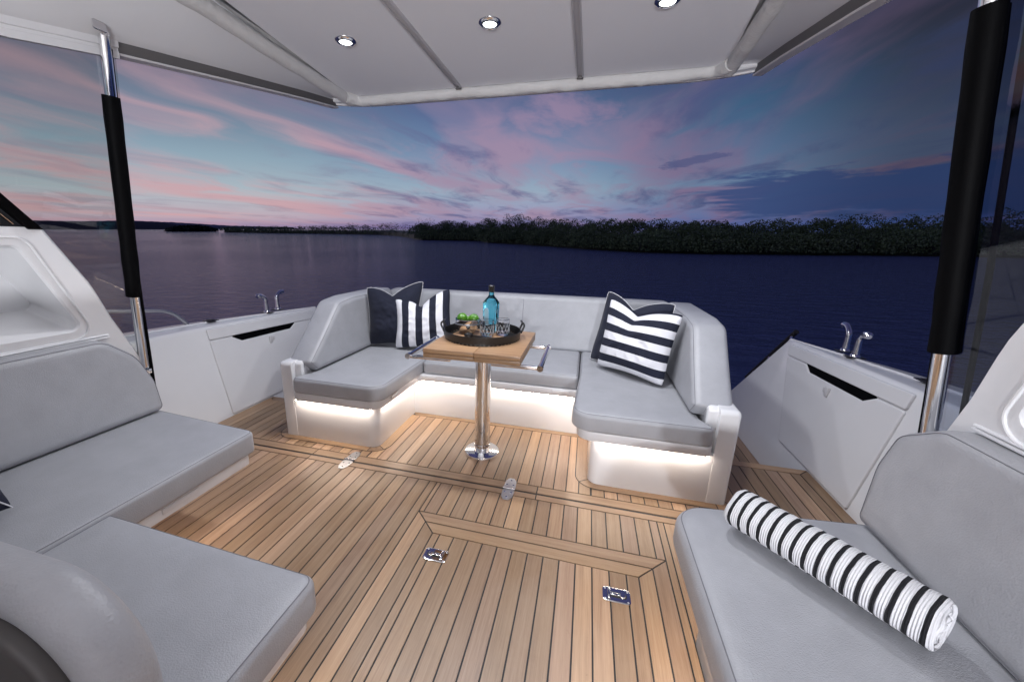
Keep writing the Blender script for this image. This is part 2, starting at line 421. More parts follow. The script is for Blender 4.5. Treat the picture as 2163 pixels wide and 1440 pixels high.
# ================================================================== FLOOR
fb = bmesh.new(); box(fb, (-2.0, -2.6, -.05), (2.0, 2.245, -.0022)); box(fb, (-.6, 2.2, -.05), (.6, 2.4, -.0025))
floor = fin(fb, 'floor', CAULK, smooth=False); tag(floor, kind='structure')
B = Boards()
HX0, HX1, HY = -.138, .877, 1.368
R_ = lambda x0, y0, x1, y1: [(x0, y0), (x1, y0), (x1, y1), (x0, y1)]
B.strips(R_(-1.95, -2.5, HX0, 1.590)); B.strips(R_(HX1, -2.5, 1.95, 1.590)); B.strips(R_(HX0, HY, HX1, 1.590)); B.strips(R_(HX0, -2.5, HX1, -.6))
for x0, x1 in ((-1.95, -.9), (-.9, .35), (.35, 1.95)):
    B.board(R_(x0, 1.590, x1, 1.629), along='x', tone=(.6, .6, 0, 1)); B.board(R_(x0, 1.637, x1, 1.694), along='x', tone=(.35, .5, 0, 1))
# aft part, round the two seat pods
B.strips(R_(-.60, 1.694, .60, 2.268)); B.board([(-.60, 2.312), (-.56, 2.268), (.56, 2.268), (.60, 2.312)], along='x')
for s in (-1, 1):
    lo, hi = (-1.24, -.60) if s < 0 else (.60, 1.24)
    B.strips(R_(lo, 1.694, hi, 1.80))
    lo, hi = (-1.672, -1.24) if s < 0 else (1.24, 1.672)
    B.strips(R_(lo, 1.694, hi, 2.19))
    a, b = s*1.672, s*1.732
    B.board([(a, 1.694), (b, 1.694), (b, 2.246), (a, 2.19)], along='y')
    B.board([(s*1.15, 2.19), (a, 2.19), (b, 2.246), (s*1.15, 2.246)], along='x')
pl = fin(B.bm, 'planking', TEAK, floor, smooth=False)
# rounded margin boards round the feet of the pods (a hair proud of the planking)
for s in (-1, 1):
    mb = Boards(); cb = bmesh.new()
    x0, x1 = (-1.262, -.527) if s < 0 else (.527, 1.262)
    ol = fillet(R_(x0, 1.752, x1, 2.6), [.10, .10, .0, .0], 9)
    ring = [p for p, nn in ol if p.y < 2.266]; inn = [p-nn*.075 for p, nn in ol if p.y < 2.266]
    ci = [p+nn*.0045 for p, nn in ol if p.y < 2.266]
    # order from one end round to the other
    k0 = max(range(len(ring)), key=lambda i: (ring[i]-ring[i-1]).length)
    ring, inn, ci = [q[k0:]+q[:k0] for q in (ring, inn, ci)]
    ring = [Vector((ring[0].x, 2.26))]+ring+[Vector((ring[-1].x, 2.26))]
    inn = [Vector((inn[0].x, 2.26))]+inn+[Vector((inn[-1].x, 2.26))]; ci = [Vector((ci[0].x, 2.26))]+ci+[Vector((ci[-1].x, 2.26))]
    n_ = len(ring); br = [0, 3, n_-4, n_-1]
    cuts = [0, 5, n_//2, n_-6, n_-1]
    for a, b in zip(cuts, cuts[1:]):
        tv = (random.random(), random.random(), 0, 1)
        for i in range(a, b):
            al = 'x' if abs(ring[i+1].x-ring[i].x) > abs(ring[i+1].y-ring[i].y) else 'y'
            mb.board([ring[i], ring[i+1], inn[i+1], inn[i]], .0018, al, .002, tone=tv, shrink=False)
    for i in range(n_-1):
        v = [cb.verts.new((*q, .0011)) for q in (ci[i], ci[i+1], inn[i+1], inn[i])]; cb.faces.new(v)
    for i in cuts[1:-1]:
        d = (inn[i]-ring[i]).normalized(); t_ = Vector((-d.y, d.x))*.0022
        v = [cb.verts.new((*q, .0023)) for q in (ring[i]+t_, inn[i]+t_, inn[i]-t_, ring[i]-t_)]; cb.faces.new(v)
    fin(mb.bm, 'margin_board', TEAK, floor, smooth=False); fin(cb, 'caulking', CAULK, floor, smooth=False)
# hatch frame boards (fixed) and the lifting lid
B = Boards(); bw = .055
def mitre(B, x0, x1, y, w, yb, z=0.):
    B.board([(x0, yb), (x0+w, yb), (x0+w, y-w), (x0, y)], z, 'y')
    B.board([(x1-w, yb), (x1, yb), (x1, y), (x1-w, y-w)], z, 'y')
    B.board([(x0, y), (x0+w, y-w), (x1-w, y-w), (x1, y)], z, 'x')
mitre(B, HX0, HX1, HY, bw, -.6)
fin(B.bm, 'hatch_surround', TEAK, floor, smooth=False)
hatch = thing('deck_hatch', (.37, .4, 0), 'large planked teak hatch lid with two steel latches in the cockpit floor', 'hatch')
B = Boards(); mitre(B, HX0+bw, HX1-bw, HY-bw-.001, bw, -.598, .0008); B.strips(R_(HX0+2*bw, -.598, HX1-2*bw, HY-2*bw), z=.0008)
fin(B.bm, 'lid', TEAK, hatch, smooth=False)
def make_latch():
    t = bpy.data.objects.new('latch', None); COL.objects.link(t); t.empty_display_size = .05
    bm = bmesh.new(); pad(bm, R_(-.046, -.029, .046, .029), 0, .003, .0015, .012, bs=2)
    fin(bm, 'plate', CHR, t, local=True)
    bm = bmesh.new(); pad(bm, R_(-.034, -.011, .030, .011), .0031, .0036, .0002, .010, bs=1); fin(bm, 'recess', BLK, t, local=True)
    bm = bmesh.new()
    box(bm, (-.004, -.0055, .004), (.024, .0055, .0075), .0015); lathe(bm, [(0, .0078), (.008, .0074), (.010, .004)], 20, (-.004-.016, 0, 0))
    box(bm, (-.022, -.005, .004), (0, .005, .0072), .001); box(bm, (.020, -.022, .004), (.029, .022, .0078), .002)
    fin(bm, 'pull_ring', CHR, t, local=True)
    for x in (-.037, .037):
        for y in (-.021, .021):
            bm = bmesh.new(); lathe(bm, [(.0036, .003), (.003, .0042), (0, .0045)], 10, (x, y, 0)); fin(bm, 'screw', STEEL, t, local=True)
    return t
la = make_latch(); la.parent = hatch; la.location = (.028-.37, 1.150-.4, .001)
lb = copy_tree(la, hatch); lb.location = (.684-.37, 1.155-.4, .001); lb.rotation_euler[2] = pi
def make_hinge():
    t = bpy.data.objects.new('hinge', None); COL.objects.link(t); t.parent = floor; t.empty_display_size = .05
    bm = bmesh.new()
    for s in (-1, 1):
        P_ = [(-.030*s, s*.006), (.030*s, s*.006), (.026*s, s*.062), (.013*s, s*.086), (-.013*s, s*.086), (-.026*s, s*.062)]
        pad(bm, P_, .0005, .0035, .001, .012, bs=2)
    fin(bm, 'leaf', STEEL, t, local=True)
    bm = bmesh.new(); tube(bm, [(-.030, 0, .004), (.030, 0, .004)], .0055, 10); fin(bm, 'pin', CHR, t, local=True)
    for x, y in ((-.016, .03), (.016, .03), (0, .066), (-.016, -.03), (.016, -.03), (0, -.066)):
        bm = bmesh.new(); lathe(bm, [(.0055, .0034), (.0045, .005), (0, .0053)], 12, (x, y, 0)); fin(bm, 'screw', CHR, t, local=True)
    return t
h1 = make_hinge(); h1.location = (-.666, 1.640, 0); h2 = copy_tree(h1, floor); h2.location = (.217, 1.634, 0)
# steps down to the swim platform on both sides
bm = bmesh.new(); box(bm, (-2.0, 2.249, -.26), (2.0, 3.9, -.206)); box(bm, (-2.0, 2.215, -.26), (-1.1, 2.249, -.0045), .004); box(bm, (1.1, 2.215, -.26), (2.0, 2.249, -.0045), .004)
st = fin(bm, 'step', GEL, smooth=False); tag(st, kind='structure')
for s in (-1, 1):
    B = Boards(); lo, hi = (-1.68, -1.22) if s < 0 else (1.22, 1.68)
    bm = bmesh.new(); box(bm, (lo-.0, 2.262, -.2055), (hi, 3.8, -.2025)); fin(bm, 'caulking', CAULK, st, smooth=False)
    B.strips(R_(lo, 2.262, hi-.06*(s > 0), 3.8), z=-.200)
    if s > 0: B.board(R_(hi-.06, 2.262, hi, 3.8), -.200)
    fin(B.bm, 'planking', TEAK, st, smooth=False)

# ================================================================== BULWARKS (mirrored)
def mirror_fr(s): return lambda p: (p[0]*s, p[1], p[2])
def make_bulwark(s, label):
    t = thing('bulwark', (s*1.8, 2.0, 0), label, 'bulwark')
    q = mirror_fr(s)
    # inner skin: base x 1.725 at z 0, top x 1.85 at z .59 ; runs y from .4 to 2.98
    def xi(z): return 1.725+.125*z/.59
    secs = [(.2, .62), (1.0, .615), (1.93, .60), (2.98, .565)]
    outer = {.2: 2.22, 1.0: 2.20, 1.93: 2.10, 2.98: 1.875}
    bm = bmesh.new(); rows = []
    ys = [(.2+2.78*i/36) for i in range(37)]
    def lerp_tab(tab, y):
        ks = sorted(tab)
        for a, b in zip(ks, ks[1:]):
            if a <= y <= b: f = (y-a)/(b-a); return tab[a]*(1-f)+tab[b]*f
        return tab[ks[-1]]
    OUT = {.2: 2.24, 1.0: 2.22, 1.7: 2.15, 2.2: 2.08, 2.6: 1.99, 2.85: 1.91, 2.98: 1.87}
    TOP = {.2: .62, 1.0: .612, 1.93: .598, 2.98: .565}
    for y in ys:
        zt = lerp_tab(TOP, y); xo = lerp_tab(OUT, y); xt = xi(zt)
        pr = [(xi(-.3), -.3), (xi(zt-.03), zt-.03)]
        for k in range(1, 6):
            a = pi/2*k/5; pr.append((xt+.022*(1-cos(a)), zt-.022+.022*sin(a)-.0))
        # top slopes a touch down outboard with a shallow step
        pr += [(xt+(xo-xt)*.55, zt-.004), (xt+(xo-xt)*.57, zt+.004), (xo-.02, zt-.004), (xo, zt-.03), (xo+.02, zt-.3), (xo-.05, zt-1.0), (xo-.25, -1.9)]
        rows.append([bm.verts.new(q((x, y, z))) for x, z in pr])
    for A, C in zip(rows, rows[1:]):
        for k in range(len(A)-1): bm.faces.new((A[k], A[k+1], C[k+1], C[k]))
    # aft part: falls away to the platform
    A = rows[-1]; y2 = 3.46
    e = [(xi(-.3), -.3), (1.722, -.05), (1.727, -.036), (1.735, -.028), (1.745, -.02), (1.76, -.02), (1.77, -.02), (1.80, -.02), (1.81, -.02), (1.83, -.025), (1.85, -.05), (1.86, -.3), (1.83, -.9), (1.62, -1.9)]
    E_ = [bm.verts.new(q((x-.02, y2, z))) for x, z in e]
    for k in range(min(len(A), len(E_))-1): bm.faces.new((A[k], A[k+1], E_[k+1], E_[k]))
    fin(bm, 'shell', GEL, t, ang=32)
    # locker door and fascia above it, each a few mm proud with a shadow gap
    def face(bm, poly, d0, d1, bev=.004):
        """poly in (y, z) on the inner skin, pushed inboard between d0 and d1"""
        loop = [(p, nn) for p, nn in fillet(poly, .012, 4)]
        rings = [(0, d0), (0, d1-bev), (bev*.35, d1-bev*.3), (bev, d1), (bev+.002, d1)]
        V = []
        for ins, d in rings: V.append([bm.verts.new(q((xi((p-nn*ins).y)-d, (p-nn*ins).x, (p-nn*ins).y))) for p, nn in loop])
        for a, b in zip(V, V[1:]):
            for k in range(len(a)): bm.faces.new((a[k], a[(k+1) % len(a)], b[(k+1) % len(a)], b[k]))
        bmesh.ops.triangulate(bm, faces=[bm.faces.new(V[-1]), bm.faces.new(V[0][::-1])])
    bm = bmesh.new()
    face(bm, [(1.90, .012), (2.565, .012), (2.885, .470), (2.665, .482), (2.600, .448), (2.135, .458), (2.065, .500), (1.90, .507)], .001, .010, .005)
    fin(bm, 'locker_door', GEL, t)
    bm = bmesh.new()
    face(bm, [(1.90, .514), (2.893, .479), (2.915, .545), (1.90, .584)], .001, .012, .004)
    fin(bm, 'fascia', GEL, t)
    bm = bmesh.new()
    face(bm, [(2.07, .44), (2.67, .43), (2.67, .484), (2.07, .505)], .0015, .0030, .0005)
    fin(bm, 'slot_shade', RUB, t, smooth=False)  # flat black sheet, the slot's shade is put into its colour
    bm = bmesh.new()
    x = xi(.42)-.012
    box(bm, (x-.012, 2.355, .385), (x, 2.385, .437), .004); box(bm, (x-.006, 2.385, .40), (x, 2.41, .430), .002)
    for v in bm.verts: v.co.x *= s
    fin(bm, 'door_latch', GELM, t)
    bm = bmesh.new(); box(bm, (1.955, 2.035, .600), (2.03, 2.10, .605), .002); box(bm, (1.975, 2.05, .604), (2.01, 2.085, .609), .002)
    for v in bm.verts: v.co.x *= s
    fin(bm, 'deck_filler', BLK, t)
    return t
make_bulwark(-1, 'white moulded side wall with locker door left of the stern bench, partly in its shadow')
make_bulwark(1, 'bright white moulded side wall with locker door right of the stern bench')

# mooring cleats with two curved horns each
def make_cleat():
    t = thing('mooring_cleat', (0, 0, 0), '', 'cleat', 'chrome mooring cleats on the side walls')
    for y in (-.055, .055):
        bm = bmesh.new(); pad(bm, [(-.035, y-.022), (.035, y-.022), (.035, y+.022), (-.035, y+.022)], 0, .004, .002, .006, bs=2)
        fin(bm, 'base_plate', BLK, t, local=True)
    for sy in (-1, 1):
        bm = bmesh.new()
        path = []; rad = []
        for i in range(17):
            f = i/16
            if f < .45: y, z = sy*(.055+.002*f), .1*f/.45*.82
            else:
                a = (f-.45)/.55; y = sy*(.055+.075*a**1.15); z = .082+.030*sin(a*2.2)
            path.append((0, y, .002+z)); rad.append(.0150-.004*sin(min(1, f*1.6)*pi/2)+(.007*max(0, f-.7)/.3))
        rad[-1] *= .55; tube(bm, path, rad, 14)
        lathe(bm, [(.019, .004), (.018, .010), (.0135, .016)], 20, (0, sy*.055, 0))
        fin(bm, 'horn', CHR, t, local=True)
    return t
cl = make_cleat(); cl.location = (-1.97, 2.60, .582); cl.rotation_euler[2] = radians(8); cl['label'] = 'two-horned chrome mooring cleat on the left side wall'
cl.scale = (1.25,)*3
cr_ = copy_tree(cl); cr_.location = (1.965, 2.565, .582); cr_.rotation_euler[2] = radians(-10); cr_['label'] = 'two-horned chrome mooring cleat on the right side wall'
# rails
def arc(path, r=.05, n=6):
    out = [Vector(path[0])]
    for i in range(1, len(path)-1):
        p = Vector(path[i]); a = (Vector(path[i-1])-p).normalized()*r; b = (Vector(path[i+1])-p).normalized()*r
        for k in range(n+1): f = k/n; out.append((p+a)*(1-f)**2+p*2*f*(1-f)+(p+b)*f*f)
    return out+[Vector(path[-1])]
bm = bmesh.new(); tube(bm, arc([(-2.12, .3, .80), (-2.10, 1.50, .752), (-2.06, 1.86, .70), (-2.05, 1.95, .592)], .07), .012, 12)
r = fin(bm, 'grab_rail', STEEL); tag(r, 'satin steel side rail bending down to the left side wall deck', 'rail')
t = thing('grab_rail', (1.87, 3.2, .2), 'black capped rail down the sloping end of the right side wall', 'rail')
bm = bmesh.new(); tube(bm, [(1.885, 2.99, .615), (1.865, 3.36, .27), (1.85, 3.52, .11)], .016, 12); fin(bm, 'rail', BLK, t)
for y in (3.02, 3.24, 3.42):
    bm = bmesh.new(); f = (y-2.99)/.53; z = .615-.505*f; tube(bm, [(1.880-.035*f, y, z-.01), (1.86-.03*f, y-.025, z-.065)], .008, 8)
    fin(bm, 'rail_foot', CHR, t)

# ================================================================== STERN BENCH
bench = thing('stern_bench', (0, 2.4, 0), 'grey u-shaped stern bench on lit white pods around the table', 'bench')
for s in (-1, 1):
    bm = bmesh.new()
    P_ = [(.583, 1.792), (1.19, 1.792), (1.19, 2.98), (.583, 2.98)]
    P_ = [(x*s, y) for x, y in P_]; P_ = P_ if s > 0 else P_[::-1]
    rr = [.055, .02, .01, .01] if s > 0 else [.01, .01, .02, .055]
    pad(bm, P_, -.02, .2445, .004, rr, bs=2)
    # outer side shell, profile in (y, z) extruded along x
    fr = lambda u, v, w_: (s*w_, u, v)
    pad(bm, [(1.7905, -.02), (3.03, -.02), (3.03, .66), (2.6, .66), (2.20, .630), (2.08, .545), (1.975, .470), (1.7905, .464)], 1.118, 1.204, .022, [.004, .01, .06, .2, .1, .06, .08, .026], fr, lo=.003)
    pad(bm, [(1.822, .26), (2.9, .26), (2.9, .4637), (1.822, .4637)], 1.076, 1.135, .002, [.01, .01, .01, .026], fr, bs=2, lo=.014)
    fin(bm, 'pod', GEL, bench)
bm = bmesh.new(); box(bm, (-.62, 2.312, -.02), (.62, 2.98, .2442), .004); box(bm, (-1.15, 2.965, -.02), (1.15, 3.05, .71), .02, 3)
fin(bm, 'rear_shell', GEL, bench)
# skirt that carries the cushions, with finger pulls
US = [(-1.105, 1.765), (-.555, 1.765), (-.540, 2.29), (.500, 2.29), (.515, 1.765), (1.105, 1.765), (1.105, 2.96), (-1.105, 2.96)]
bm = bmesh.new(); pad(bm, US, .2448, .293, .004, [.03, .075, .04, .04, .075, .03, .01, .01], bs=2); fin(bm, 'seat_skirt', GELM, bench)
for k, (a, b) in enumerate((((-.5435, 1.90, .266), (-.5375, 1.99, .287)), ((-.52, 2.284, .268), (-.42, 2.2895, .288)), ((.35, 2.284, .268), (.45, 2.2895, .288)))):
    bm = bmesh.new(); box(bm, a, b, .002); fin(bm, 'finger_pull', GEL if k else STEEL, bench)
def cushion(name, pts, rc, z0, z1, parent, r=.024, mt=None, crown=.004):
    bm = bmesh.new(); pad(bm, pts, z0, z1, r, rc, lo=.012, crown=crown); o = fin(bm, name, mt or VIN, parent)
    fin(seam(pts, rc, r*.40, z1-r*.20+.0002), 'piping', THREAD, o)
    return o
cushion('seat_cushion', [(-1.112, 1.760), (-.535, 1.760), (-.520, 2.335), (-.520, 2.90), (-1.068, 2.90), (-1.064, 1.868)], [.025, .085, .03, .01, .01, .03], .294, .386, bench)
cushion('seat_cushion', [(1.112, 1.760), (1.064, 1.868), (1.068, 2.90), (.505, 2.90), (.505, 2.335), (.480, 1.760)], [.025, .03, .01, .01, .03, .085], .294, .386, bench)
cushion('seat_cushion', [(-.515, 2.30), (.500, 2.30), (.500, 2.90), (-.515, 2.90)], [.02, .02, .01, .01], .294, .384, bench)
# backrests
prof = [(1.900, .390), (2.93, .390), (2.93, .782), (2.36, .782), (2.20, .765), (1.995, .585), (1.838, .456)]
for s in (-1, 1):
    fr = lambda u, v, w_: (s*(w_+.10*(v-.38)), u, v)
    bm = bmesh.new(); pad(bm, prof, 1.012, 1.182, .036, [.018, .01, .03, .14, .10, .2, .018], fr); o = fin(bm, 'backrest_cushion', VIN, bench)
    fin(seam(prof, [.018, .01, .03, .14, .10, .2, .018], .0115, 1.012+.0085, fr), 'piping', THREAD, o)
fr = lambda u, v, w_: (u, w_+.22*(v-.38), v)
pa = [(-1.12, .378), (1.12, .378), (1.12, .775), (-1.12, .775)]
bm = bmesh.new(); pad(bm, pa, 2.855, 2.965, .032, [.02, .02, .09, .09], fr); o = fin(bm, 'backrest_cushion', VIN, bench)
bm = bmesh.new(); tube(bm, [fr(.05, .40, 2.8545), fr(.05, .742, 2.8545), fr(.05, .770, 2.873)], .0016, 5); fin(bm, 'piping', THREAD, o)
# lit strips under the skirt
def led(pts, parent, w_=.012, z=.2425):
    bm = bmesh.new()
    for a, b in pts:
        a, b = Vector(a), Vector(b); d = (b-a).normalized(); nn = Vector((-d.y, d.x))*w_/2
        vs = [bm.verts.new((*(q), z)) for q in (a+nn, b+nn, b-nn, a-nn)]; bm.faces.new(vs)
        vs = [bm.verts.new((*(q), z+.002)) for q in (a+nn, b+nn, b-nn, a-nn)]; bm.faces.new(vs)
    return fin(bm, 'led_strip', LED, parent, smooth=False)
led([((-1.095, 1.779), (-.60, 1.779)), ((-.569, 1.86), (-.569, 2.27)), ((-.55, 2.301), (.55, 2.301)), ((.543, 1.86), (.543, 2.27)), ((.60, 1.779), (1.095, 1.779))], bench)

# ================================================================== SIDE LOUNGES
lgL = thing('side_lounge', (-1.1, .7, 0), 'grey left lounge with long side seat and chaise cushion on a white base', 'lounge')
lgR = thing('side_lounge', (1.1, .7, 0), 'grey right lounge seat with backrest, striped towel lying on it', 'lounge')
bm = bmesh.new(); pad(bm, [(-1.60, -.5), (-1.17, -.5), (-1.17, .98), (-1.60, .98)], -.02, .2446, .004, .04, bs=2); pad(bm, [(-1.0, .02), (-.22, .02), (-.22, .50), (-1.0, .50)], -.02, .2444, .004, .04, bs=2); fin(bm, 'base', GEL, lgL)
bm = bmesh.new(); pad(bm, [(-1.58, -.5), (-.800, -.5), (-.800, 1.160), (-1.58, 1.215)], .2448, .293, .004, .02, bs=2); pad(bm, [(-.81, .02), (-.085, .02), (-.085, .625), (-.81, .640)], .245, .2925, .004, .03, bs=2); fin(bm, 'seat_skirt', GEL, lgL)
bm = bmesh.new(); box(bm, (-.8015, .80, .262), (-.797, .93, .284), .002); fin(bm, 'finger_pull', GELM, lgL)
cushion('seat_cushion', [(-1.56, -.5), (-.783, -.5), (-.783, 1.183), (-1.50, 1.235)], [.01, .02, .03, .02], .294, .386, lgL, r=.018)
cushion('chaise_cushion', [(-.779, .02), (-.062, .02), (-.062, .640), (-.779, .662)], [.01, .03, .035, .012], .294, .385, lgL, r=.024)
led([((-.86, .66), (-.86, 1.10))], lgL); led([((-.125, .05), (-.125, .55))], lgL)
led([((.875, -.3), (.875, 1.1))], lgR)
bm = bmesh.new(); pad(bm, [(.905, -.8), (1.60, -.8), (1.60, 1.12), (.905, 1.08)], -.02, .2446, .004, .04, bs=2); fin(bm, 'base', GEL, lgR)
bm = bmesh.new(); pad(bm, [(.835, -.8), (1.58, -.8), (1.58, 1.22), (.835, 1.15)], .2448, .293, .004, [.02, .02, .02, .10], bs=2); fin(bm, 'seat_skirt', GEL, lgR)
cushion('seat_cushion', [(.818, -.8), (1.56, -.8), (1.56, 1.262), (.812, 1.178)], [.01, .02, .02, .10], .294, .386, lgR, r=.034)
pb = [(-.6, .392), (1.225, .392), (1.225, .53), (1.185, .655), (1.085, .748), (-.6, .740)]
for s, t in ((-1, lgL), (1, lgR)):
    if s > 0: pb = [(-.6, .392), (1.232, .392), (1.262, .560), (1.246, .668), (1.135, .738), (-.6, .740)]
    fr = lambda u, v, w_: (s*(w_+.17*(v-.38)), u, v)
    bm = bmesh.new(); pad(bm, pb, 1.312, 1.440, .030, [.01, .03, .12, .12 if s < 0 else .05, .09, .01], fr); o = fin(bm, 'backrest_cushion', VINC if s > 0 else VIN, t)
    fin(seam(pb, [.01, .03, .12, .12 if s < 0 else .05, .09, .01], .0095, 1.312+.0070, fr), 'piping', THREAD, o)
# the chaise's own headrest, seen from behind at the bottom left
fr = lambda u, v, w_: (u, w_, v)
pc = [(-1.20, .36), (-.045, .36), (-.045, .712), (-1.20, .712)]
bm = bmesh.new(); pad(bm, pc, .228, .306, .034, [.02, .03, .165, .06], fr, 10, 7); o = fin(bm, 'headrest', VINC, lgL)
fin(seam(pc, [.02, .03, .165, .06], .0125, .2910, fr, .0012, dash=True), 'stitching', THREAD, o)
pd = [(-1.16, .30), (-.082, .30), (-.082, .676), (-1.16, .676)]
bm = bmesh.new(); pad(bm, pd, .207, .234, .010, [.02, .02, .13, .05], fr, 10, 4); fin(bm, 'headrest_back', DARKV, o)

# ================================================================== COAMINGS, GLASS, POLES
def xg(z): return 1.46-.15*(z-.55)
def make_coaming(s, label, lw):
    t = thing('side_coaming', (s*1.45, .6, .6), label, 'coaming')
    outer = [(-2.5, .42), (1.285, .42), (1.262, .585), (1.150, .815), (1.105, .93), (1.085, .975), (.965, 1.183), (-2.5, 1.178)]
    niche = [(-.45, .790), (1.062, .790), (.905, 1.124), (-.45, 1.124)]
    loopo = [p for p, nn in fillet(outer, [0, .02, .02, .06, .05, .05, .02, 0], 4)]
    fn = fillet(niche, [.03, .03, .03, .03], 5)
    bm = bmesh.new()
    def V(u, v, d): return (s*(xg(v)+d), u, v)
    vo = [bm.verts.new(V(p.x, p.y, 0)) for p in loopo]; vi = [bm.verts.new(V(p.x, p.y, .004)) for p, nn in fn]
    eo = [bm.edges.new((vo[k-1], vo[k])) for k in range(len(vo))]; ei = [bm.edges.new((vi[k-1], vi[k])) for k in range(len(vi))]
    bmesh.ops.triangle_fill(bm, use_beauty=True, edges=eo+ei)
    # thickness outward at the rim, with a soft edge
    prev = vo
    for d, g_ in ((.012, .010), (.05, .014), (.20, .03)):
        cur = [bm.verts.new(V(p.x+(g_ if p.x > .9 else 0), p.y+(g_*.4 if p.y > .6 else 0), d)) for p in loopo]
        for k in range(len(cur)): bm.faces.new((prev[k-1], prev[k], cur[k], cur[k-1]))
        prev = cur
    prev = vi
    for d, lift in ((.012, .0), (.30, 1.)):
        cur = []
        for p, nn in fn:
            u, v = p-nn*(.006); v2 = v+.062*lift*(1 if v < .95 else 0)
            cur.append(bm.verts.new((s*(xg(v)+d), u+.02*lift*(u > 0), v2)))
        for k in range(len(cur)): bm.faces.new((prev[k-1], prev[k], cur[k], cur[k-1]))
        prev = cur
    bmesh.ops.triangulate(bm, faces=[bm.faces.new(prev)])
    fin(bm, 'moulding', GEL, t, ang=30)
    ridge = [(-.5, .757), (1.098, .757), (.925, 1.150), (-.5, 1.150)]
    bm = bmesh.new(); tube(bm, [V(*(p), .0015) for p, nn in fillet(ridge, [.02, .05, .05, .02], 6)], .0045, 8, closed=True)
    fin(bm, 'niche_rim', GEL, t)
    bm = bmesh.new()
    for dz, hh in ((0, .008), (.012, .006)):
        hexa(bm, [(s*1.395, -1.5, .722+dz), (s*1.46, -1.5, .722+dz), (s*1.46, 1.135, .742+dz), (s*1.425-.0, 1.135, .742+dz),
                  (s*1.395+s*dz, -1.5, .722+dz+hh), (s*1.46, -1.5, .722+dz+hh), (s*1.46, 1.135, .742+dz+hh), (s*(1.425+dz*.4), 1.135, .742+dz+hh)], .002)
    fin(bm, 'trim_strip', GEL, t)
    return t
make_coaming(-1, 'white left cabin side moulding with an open storage niche above the lounge', 0)
make_coaming(1, 'white right cabin side moulding with niche edge beside the right backrest', 0)
def rail_pt(y):                       # outer lower edge of the hardtop side (x, z) at y
    tab = [(-2.5, 1.30, 1.70), (.6, 1.285, 1.745), (.95, 1.277, 1.79), (1.25, 1.268, 1.85), (1.74, 1.262, 1.933), (2.3, 1.265, 2.028), (2.70, 1.272, 2.090)]
    for a, b in zip(tab, tab[1:]):
        if a[0] <= y <= b[0]: f = (y-a[0])/(b[0]-a[0]); return a[1]+(b[1]-a[1])*f, a[2]+(b[2]-a[2])*f
    return tab[-1][1:]
def make_window(s, label, mt):
    t = thing('side_window', (s*1.4, .6, 1.2), label, 'window', 'glass panes between hardtop and cabin side')
    bm = bmesh.new()
    tops = [(-2.4, rail_pt(-2.4)[1]-.02), (.95, 1.772), (1.248, 1.83)]
    poly = [(-2.4, 1.19), (.96, 1.19), (1.08, .98), (1.11, .93), (1.158, .81), (1.262, .60), (1.292, .47)]+[(1.262, 1.83), (.95, 1.772), (-2.4, 1.70)]
    A = [bm.verts.new((s*(xg(v)+.006), u, v)) for u, v in poly]; C = [bm.verts.new((s*(xg(v)+.012), u, v)) for u, v in poly]
    bm.faces.new(A); bm.faces.new(C[::-1])
    for k in range(len(A)): bm.faces.new((A[k-1], A[k], C[k], C[k-1]))
    fin(bm, 'pane', mt, t, smooth=False)
    bm = bmesh.new(); tube(bm, [(s*(xg(.44)+.006), 1.300, .44), (s*(xg(1.1)+.006), 1.262, 1.1), (s*(xg(1.83)+.006), 1.245, 1.83)], .008, 8)
    if s > 0: tube(bm, [(s*(xg(.60)+.03), 1.215, .60), (s*(xg(1.1)+.03), 1.19, 1.1), (s*(xg(1.80)+.03), 1.18, 1.80)], .006, 8)
    fin(bm, 'edge_seal', RUB, t)
    return t
make_window(-1, 'clear left side window pane ahead of the black-sleeved pole', PANE)
make_window(1, 'smoked right side window pane mirroring the cabin, beside the pole', PANED)
# fixed dark cabin window and its slanting frame, upper left edge
t = thing('cabin_window', (-1.4, .5, 1.2), 'black cabin window with slanting dark frame above the left moulding', 'window')
bm = bmesh.new()
def V(u, v, d): return (-(xg(v)+d), u, v)
hexa(bm, [V(.35, 1.86, -.012), V(.41, 1.86, -.012), V(.972, 1.176, -.012), V(.935, 1.176, -.012), V(.35, 1.86, .02), V(.41, 1.86, .02), V(.972, 1.176, .02), V(.935, 1.176, .02)], .003)
fin(bm, 'frame', RUB, t)
bm = bmesh.new(); hexa(bm, [V(-2.2, 1.184, .001), V(.93, 1.184, .001), V(.36, 1.85, .001), V(-2.2, 1.70, .001), V(-2.2, 1.184, .012), V(.93, 1.184, .012), V(.36, 1.85, .012), V(-2.2, 1.70, .012)])
fin(bm, 'dark_pane', DARKGL, t, smooth=False)
bm = bmesh.new(); tube(bm, [V(.90, 1.192, -.004), V(.55, 1.60, -.004)], .0022, 6); fin(bm, 'bright_trim', CHR, t)
